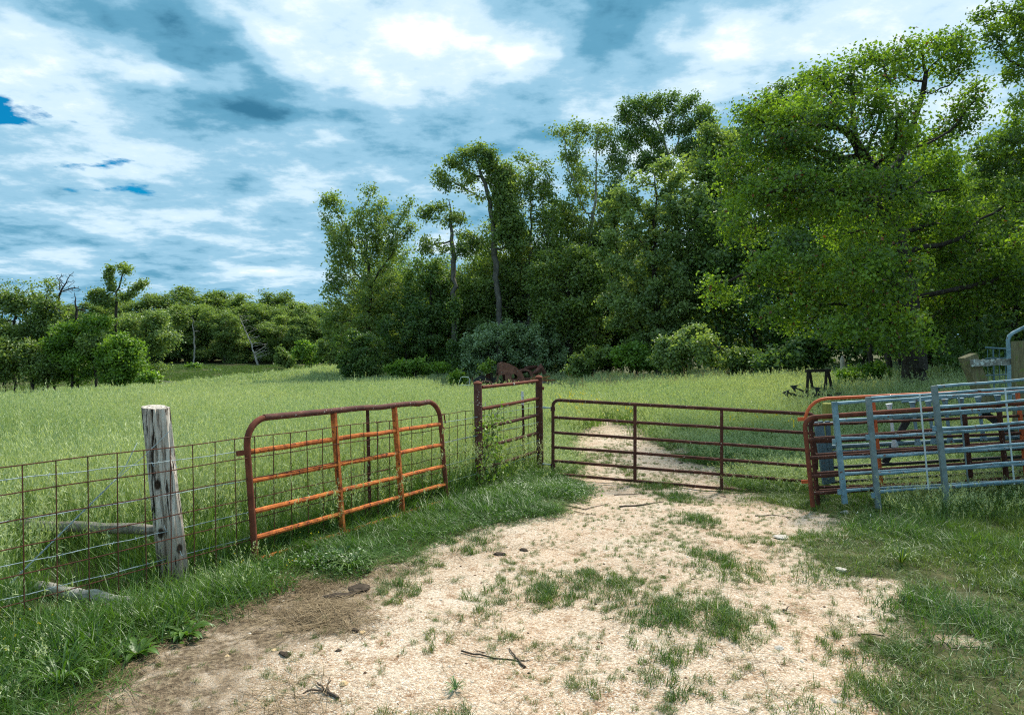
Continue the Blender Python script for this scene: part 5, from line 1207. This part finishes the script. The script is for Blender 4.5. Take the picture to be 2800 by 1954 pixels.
# straw, pebbles
x, y = wedge(9000, 3.0, 7.2, .80, .3); s = strawy(x, y); k = (rng.uniform(0, 1, len(x)) < s * .95 * sstep(.40, .60, fbm(x * 2.6, y * 2.6, 91))) | ((drive(x, y) > .5) & (rng.uniform(0, 1, len(x)) < .015))
place('straw_litter', 'straw', x[k], y[k], rng.uniform(.7, 1.3, k.sum()), 'dry straw litter on the trampled earth by the verge', None, .05, .002)
x, y = wedge(26000, 3.0, 14, .80, .3); d = drive(x, y); k = (d > .5) & (rng.uniform(0, 1, len(x)) < .9 - .7 * strawy(x, y)); s = .004 + .014 * rng.uniform(0, 1, len(x)) ** 4
place('loose_gravel', 'pebble', x[k], y[k], s[k], 'loose pale gravel stones strewn over the track', None, .3, .002)
cc = SRC['crumb'] = bpy.data.collections.new('crumb_tufts')
for k in range(4):
    me = stone_mesh(340 + k); me.materials.append(MAT['dung']); cc.objects.link(bpy.data.objects.new('crumb_%02d' % k, me))
x, y = wedge(9000, 3.0, 14, .80, .3); d = drive(x, y); k = (d > .4) & (rng.uniform(0, 1, len(x)) < .07 + .35 * strawy(x, y) + .25 * sstep(.5, .65, fbm(x * 1.4, y * 1.4, 92))); s = .004 + .016 * rng.uniform(0, 1, len(x)) ** 5
place('dirt_crumbs', 'crumb', x[k], y[k], s[k], 'dark crumbs of earth and dung scattered on the track', None, .3, .001)
# flowers and dry stalks
x, y = wedge(2600, 4, 17, .80, .3); d = drive(x, y); k = (d < .3) & (fbm(x * .8, y * .8, 68) > .52) & (rng.uniform(0, 1, len(x)) < .22)
place('white_clover', 'whitebloom', x[k], y[k], rng.uniform(.7, 1.1, k.sum()), 'tiny white clover blossoms dotted through the grass', rng.uniform(1, 2, k.sum()))
pts = np.array([((px - CX) / FPX * Y, Y) for px, Y in [(a, b) for a in (1525, 1545, 1560, 1578, 1590) for b in (16.5, 18.0, 19.5)] + [(1700, 14.5), (1605, 17), (2040, 12.2), (2060, 13), (2085, 12.6), (2110, 12), (50, 4.25), (100, 4.0), (130, 4.2), (700, 5.75), (760, 5.5), (870, 6.4), (215, 4.6), (650, 6.0), (1090, 6.9)]])
place('yellow_flowers', 'yellowbloom', pts[:, 0] + rng.normal(0, .12, len(pts)), pts[:, 1] + rng.normal(0, .1, len(pts)), np.where(pts[:, 1] > 11, 1.8, .7), 'yellow buttercup flowers in the grass', np.where(pts[:, 1] > 11, 2.0, 1.2))
x = np.concatenate([(rng.uniform(1640, 2060, 60) - CX) / FPX * 28, (rng.uniform(1480, 1700, 14) - CX) / FPX * 26]); y = rng.uniform(24, 32, len(x)); x = x * y / np.where(np.arange(len(x)) < 60, 28, 26)
place('dry_stalks', 'reed', x, y, rng.uniform(.8, 1.2, len(x)), 'tall dry tan grass stalks at the edge of the woods', rng.uniform(.7, 1.1, len(x)))

# ------------------------------------------------------------------ small single things on the ground
def gp(px, py): 
    q = 3361 / (py - CY)
    for _ in range(4): q = (EYE - hz((px - CX) / FPX * q, q)) * FPX / (py - CY)
    return (px - CX) / FPX * q, q
def rock(label, px, py, wpx, mat, seed, flat=1.0):
    x, y = gp(px, py); s = wpx / FPX * y / 2
    me = stone_mesh(seed, s); me.materials.append(MAT[mat]); shade(me, False)
    o = link('field_stone', me, None); o.location = (x, y, hz(x, y) + s * .25); o.scale = (1, 1, flat); o.rotation_euler = (0, 0, seed)
    tag(o, label, 'stone')
for a in (('pale chalky stone at the grass edge in front of the rusty gate end', 2311, 1404, 22, 'rock_pale', 1), ('smaller pale stone right of the chalky one by the grass edge', 2407, 1414, 16, 'rock_pale', 2),
          ('flat whitish stone slab lying on the track before the stacked panels', 2135, 1473, 46, 'rock_pale', 3, .45), ('ochre stone beside the forked twig in the foreground', 940, 1872, 32, 'rock_ochre', 4), ('small yellow stone on the straw-covered earth', 750, 1779, 17, 'rock_ochre', 5),
          ('tan stone beside the dark clod at the edge of the straw', 990, 1732, 20, 'rock_ochre', 6), ('pale yellowish stone in the right foreground gravel', 2130, 1775, 34, 'rock_pale', 7, .6), ('whitish stone at the bottom right of the gravel', 2284, 1918, 28, 'rock_pale', 8),
          ('yellow stone beside the grass tuft in the right gravel', 2262, 1711, 17, 'rock_ochre', 9), ('pale stone half buried before the right turf', 2300, 1560, 34, 'rock_pale', 10, .5), ('round stone beside the middle grass island', 1665, 1588, 20, 'rock_pale', 11), ('small tan stone near the straw in the left foreground', 620, 1795, 15, 'rock_ochre', 12)):
    rock(*a)
def twig(label, pts, r0, branches=(), seed=0, name='fallen_twig'):
    j = random.Random(seed); P = []
    for px, py in pts:
        x, y = gp(px, py); P.append(Vector((x, y, hz(x, y) + r0 * 1.2 + j.uniform(0, .006))))
    m = MB(); Q = []
    for a, b in zip(P[:-1], P[1:]):
        for i in range(4): Q.append(a.lerp(b, i / 4) + Vector((j.uniform(-.006, .006), j.uniform(-.008, .008), j.uniform(0, .005))))
    Q.append(P[-1]); n = len(Q); m.tube(Q, [r0 * (1 - .65 * i / n) for i in range(n)], 6)
    for br in branches:
        B = [Vector((gp(*p)[0], gp(*p)[1], 0)) for p in br]; B = [Vector((b.x, b.y, hz(b.x, b.y) + r0 + .012 * k)) for k, b in enumerate(B)]
        m.tube(B, [r0 * .6 * (1 - .6 * i / len(B)) for i in range(len(B))], 5)
    o = bm_centre(m.build(name, MAT['twig'])); tag(o, label, 'twig'); return o
twig('dark forked twig lying in the left foreground near the ochre stone', [(925, 1915), (890, 1895), (868, 1873)], .010, [[(888, 1893), (850, 1895), (828, 1912)], [(905, 1905), (893, 1885), (905, 1875)]], 1)
twig('long thin twig with a thick crossing stick on the middle gravel', [(1260, 1786), (1330, 1800), (1420, 1810), (1450, 1810)], .006, [[(1330, 1787), (1300, 1785)]], 2)
twig('short thick stick crossing the long thin twig on the gravel', [(1435, 1828), (1412, 1805), (1392, 1775)], .008, (), 3)
twig('long bent stick on the gravel just in front of the closed gate', [(1695, 1388), (1750, 1384), (1815, 1374)], .012, [[(1740, 1386), (1770, 1380)]], 4)
twig('curved thin branch on the gravel left of the bent stick', [(1535, 1382), (1600, 1395), (1665, 1378)], .008, [[(1570, 1398), (1600, 1408), (1630, 1416)]], 5)
twig('straight dark stick lying on the gravel under the gate rails', [(1680, 1355), (1730, 1354), (1770, 1350)], .008, (), 6)
twig('thin twigs on the gravel in front of the red rusty gate end', [(2066, 1412), (2110, 1410), (2165, 1416)], .007, [[(2150, 1414), (2160, 1424)]], 7)
twig('small crooked twig on the right hand gravel', [(2138, 1670), (2150, 1672), (2158, 1660)], .007, [[(2140, 1676), (2165, 1684)]], 8)
twig('short brown stick on the turf in the right foreground', [(2485, 1637), (2505, 1627)], .011, (), 9)
def clod(label, px, py, wpx, seed, flat=.8):
    x, y = gp(px, py); s = wpx / FPX * y / 2; me = stone_mesh(seed, s)
    q = random.Random(seed)
    for v in me.vertices: v.co *= q.uniform(.82, 1.15)
    me.materials.append(MAT['dung']); shade(me, False); o = link('dung_clod', me, None); o.location = (x, y, hz(x, y) + s * .2); o.scale = (1, .9, flat); o.rotation_euler = (0, 0, seed * 1.3)
    tag(o, label, 'dung')
for a in (('large dark dung clod at the right edge of the straw', 970, 1727, 34, 21), ('dark matted dung heap by the verge below the orange gate', 930, 1632, 62, 22, .5), ('flat dark clod above the large one near the verge', 985, 1610, 60, 23, .35), ('brown oblong clod on the gravel between grass tufts', 1365, 1517, 32, 24, .6), ('dark clod with a stalk right of the brown oblong one', 1432, 1506, 26, 25, .6), ('grey-brown clod on the straw in the left foreground', 778, 1790, 38, 26, .6), ('small dark clod at the left foreground gravel edge', 925, 1780, 20, 27, .6), ('dark clod inside the large grass island', 1808, 1715, 34, 28, .6), ('dark lump on the gravel at the grass island edge', 1857, 1627, 22, 29), ('dark flat clod on the track beyond the gate', 1862, 1267, 20, 30, .5), ('dark flake of dung on the track near the gate', 1978, 1359, 18, 31, .5)):
    clod(*a)
# broad-leaved plants and big tufts on the verge
def rosette(name, label, px, py, n, ln, wd, up, leaf, seed, cat='plant'):
    x, y = gp(px, py); r = np.random.default_rng(seed); z = hz(x, y)
    g = thing(name, (x, y, z), label, cat)
    for i in range(n):
        a = 6.283 * i / n + r.uniform(-.3, .3); l = ln * r.uniform(.7, 1.15); w = wd * r.uniform(.8, 1.2); e = up * r.uniform(.6, 1.3); d = np.array([math.cos(a), math.sin(a), 0]); s = np.array([-math.sin(a), math.cos(a), 0])
        V = []; k = 7
        for q in range(k):
            t = q / (k - 1); c = d * l * t * (1 - .25 * e * t) + np.array([0, 0, 1]) * (l * (e * t - (e * .75 + .05) * t * t) + .01); ww = w * math.sin(math.pi * min(1, .08 + t * .92)) ** .7 * .5
            V += [c - s * ww + np.array([0, 0, ww * .35]), c, c + s * ww + np.array([0, 0, ww * .35])]
        Q = [[q * 3 + b, q * 3 + b + 1, q * 3 + 4 + b, q * 3 + 3 + b] for q in range(k - 1) for b in (0, 1)]
        me = qmesh('leaf', np.array(V), np.array(Q), [leaf], tint=np.full(len(V), r.uniform(.3, .8)), smooth=True); link('leaf', me, None, g)
rosette('dock_plant', 'broad-leaved dock plant at the verge edge below the weathered post', 510, 1745, 18, .22, .036, .9, GR['lush'], 1)
rosette('dock_plant', 'dock plant with long leaves left of the other, nearer the foreground', 375, 1795, 15, .21, .034, .8, GR['lush'], 2)
rosette('grass_tussock', 'spiky grass tussock in the left bottom foreground corner', 165, 1880, 46, .34, .010, 1.3, GR['lush'], 3)
rosette('grass_tussock', 'spreading grass tussock on the verge edge under the orange gate', 960, 1560, 40, .32, .010, 1.1, GR['lawn'], 4)
rosette('grass_tussock', 'light green grass tussock on the right turf', 2465, 1545, 40, .26, .010, 1.6, GR['lawn'], 5)
rosette('grass_tussock', 'small dark grass tussock alone on the foreground gravel', 1245, 1890, 24, .10, .007, 1.2, GR['lush'], 6)
# vine on the brace panel's near post
def vine():
    r = np.random.default_rng(8); g = thing('climbing_vine', H0, 'leafy vine and dry twigs climbing the near post of the brace panel', 'vine')
    C = []
    for k in range(9):
        x0 = r.uniform(-.1, .55); p = np.array([H0.x + x0 * .45, H0.y + x0 * .9 - .06, .05]); pts = [Vector(p)]
        for i in range(9):
            p = p + np.array([r.normal(.006, .03), r.normal(0, .03), r.uniform(.06, .14)]); pts.append(Vector(p))
            if p[2] < 1.15: C.append(p.copy())
        MB().tube(pts, [.006 * (1 - .07 * i) for i in range(10)], 4).build('stem', MAT['twig'], g)
    C = np.array(C); pick = r.choice(len(C), 620); L3 = C[pick] + r.normal(0, .07, (620, 3)); L3[:, 1] -= .03
    V, Q, t = leaf_quads(L3 - np.array(H0), .05, r, .5, None, .36, .2, .3, .5); me = qmesh('foliage', V, Q, [LEAF['vine']], tint=t); f = link('foliage', me, None, g); f['kind'] = 'stuff'
    for k in range(7):
        a = Vector((H0.x + r.uniform(.05, .5) * .5, H0.y + .3, 1.0 + r.uniform(-.1, .1))); MB().tube([a, a + Vector((r.uniform(-.2, .2), r.uniform(-.1, .1), r.uniform(.05, .2)))], .004, 4).build('dry_twig', MAT['bark_pale'], g)
vine()
# red berries / young shoots dotted in the crown of the spreading tree, and its drooping vine tips
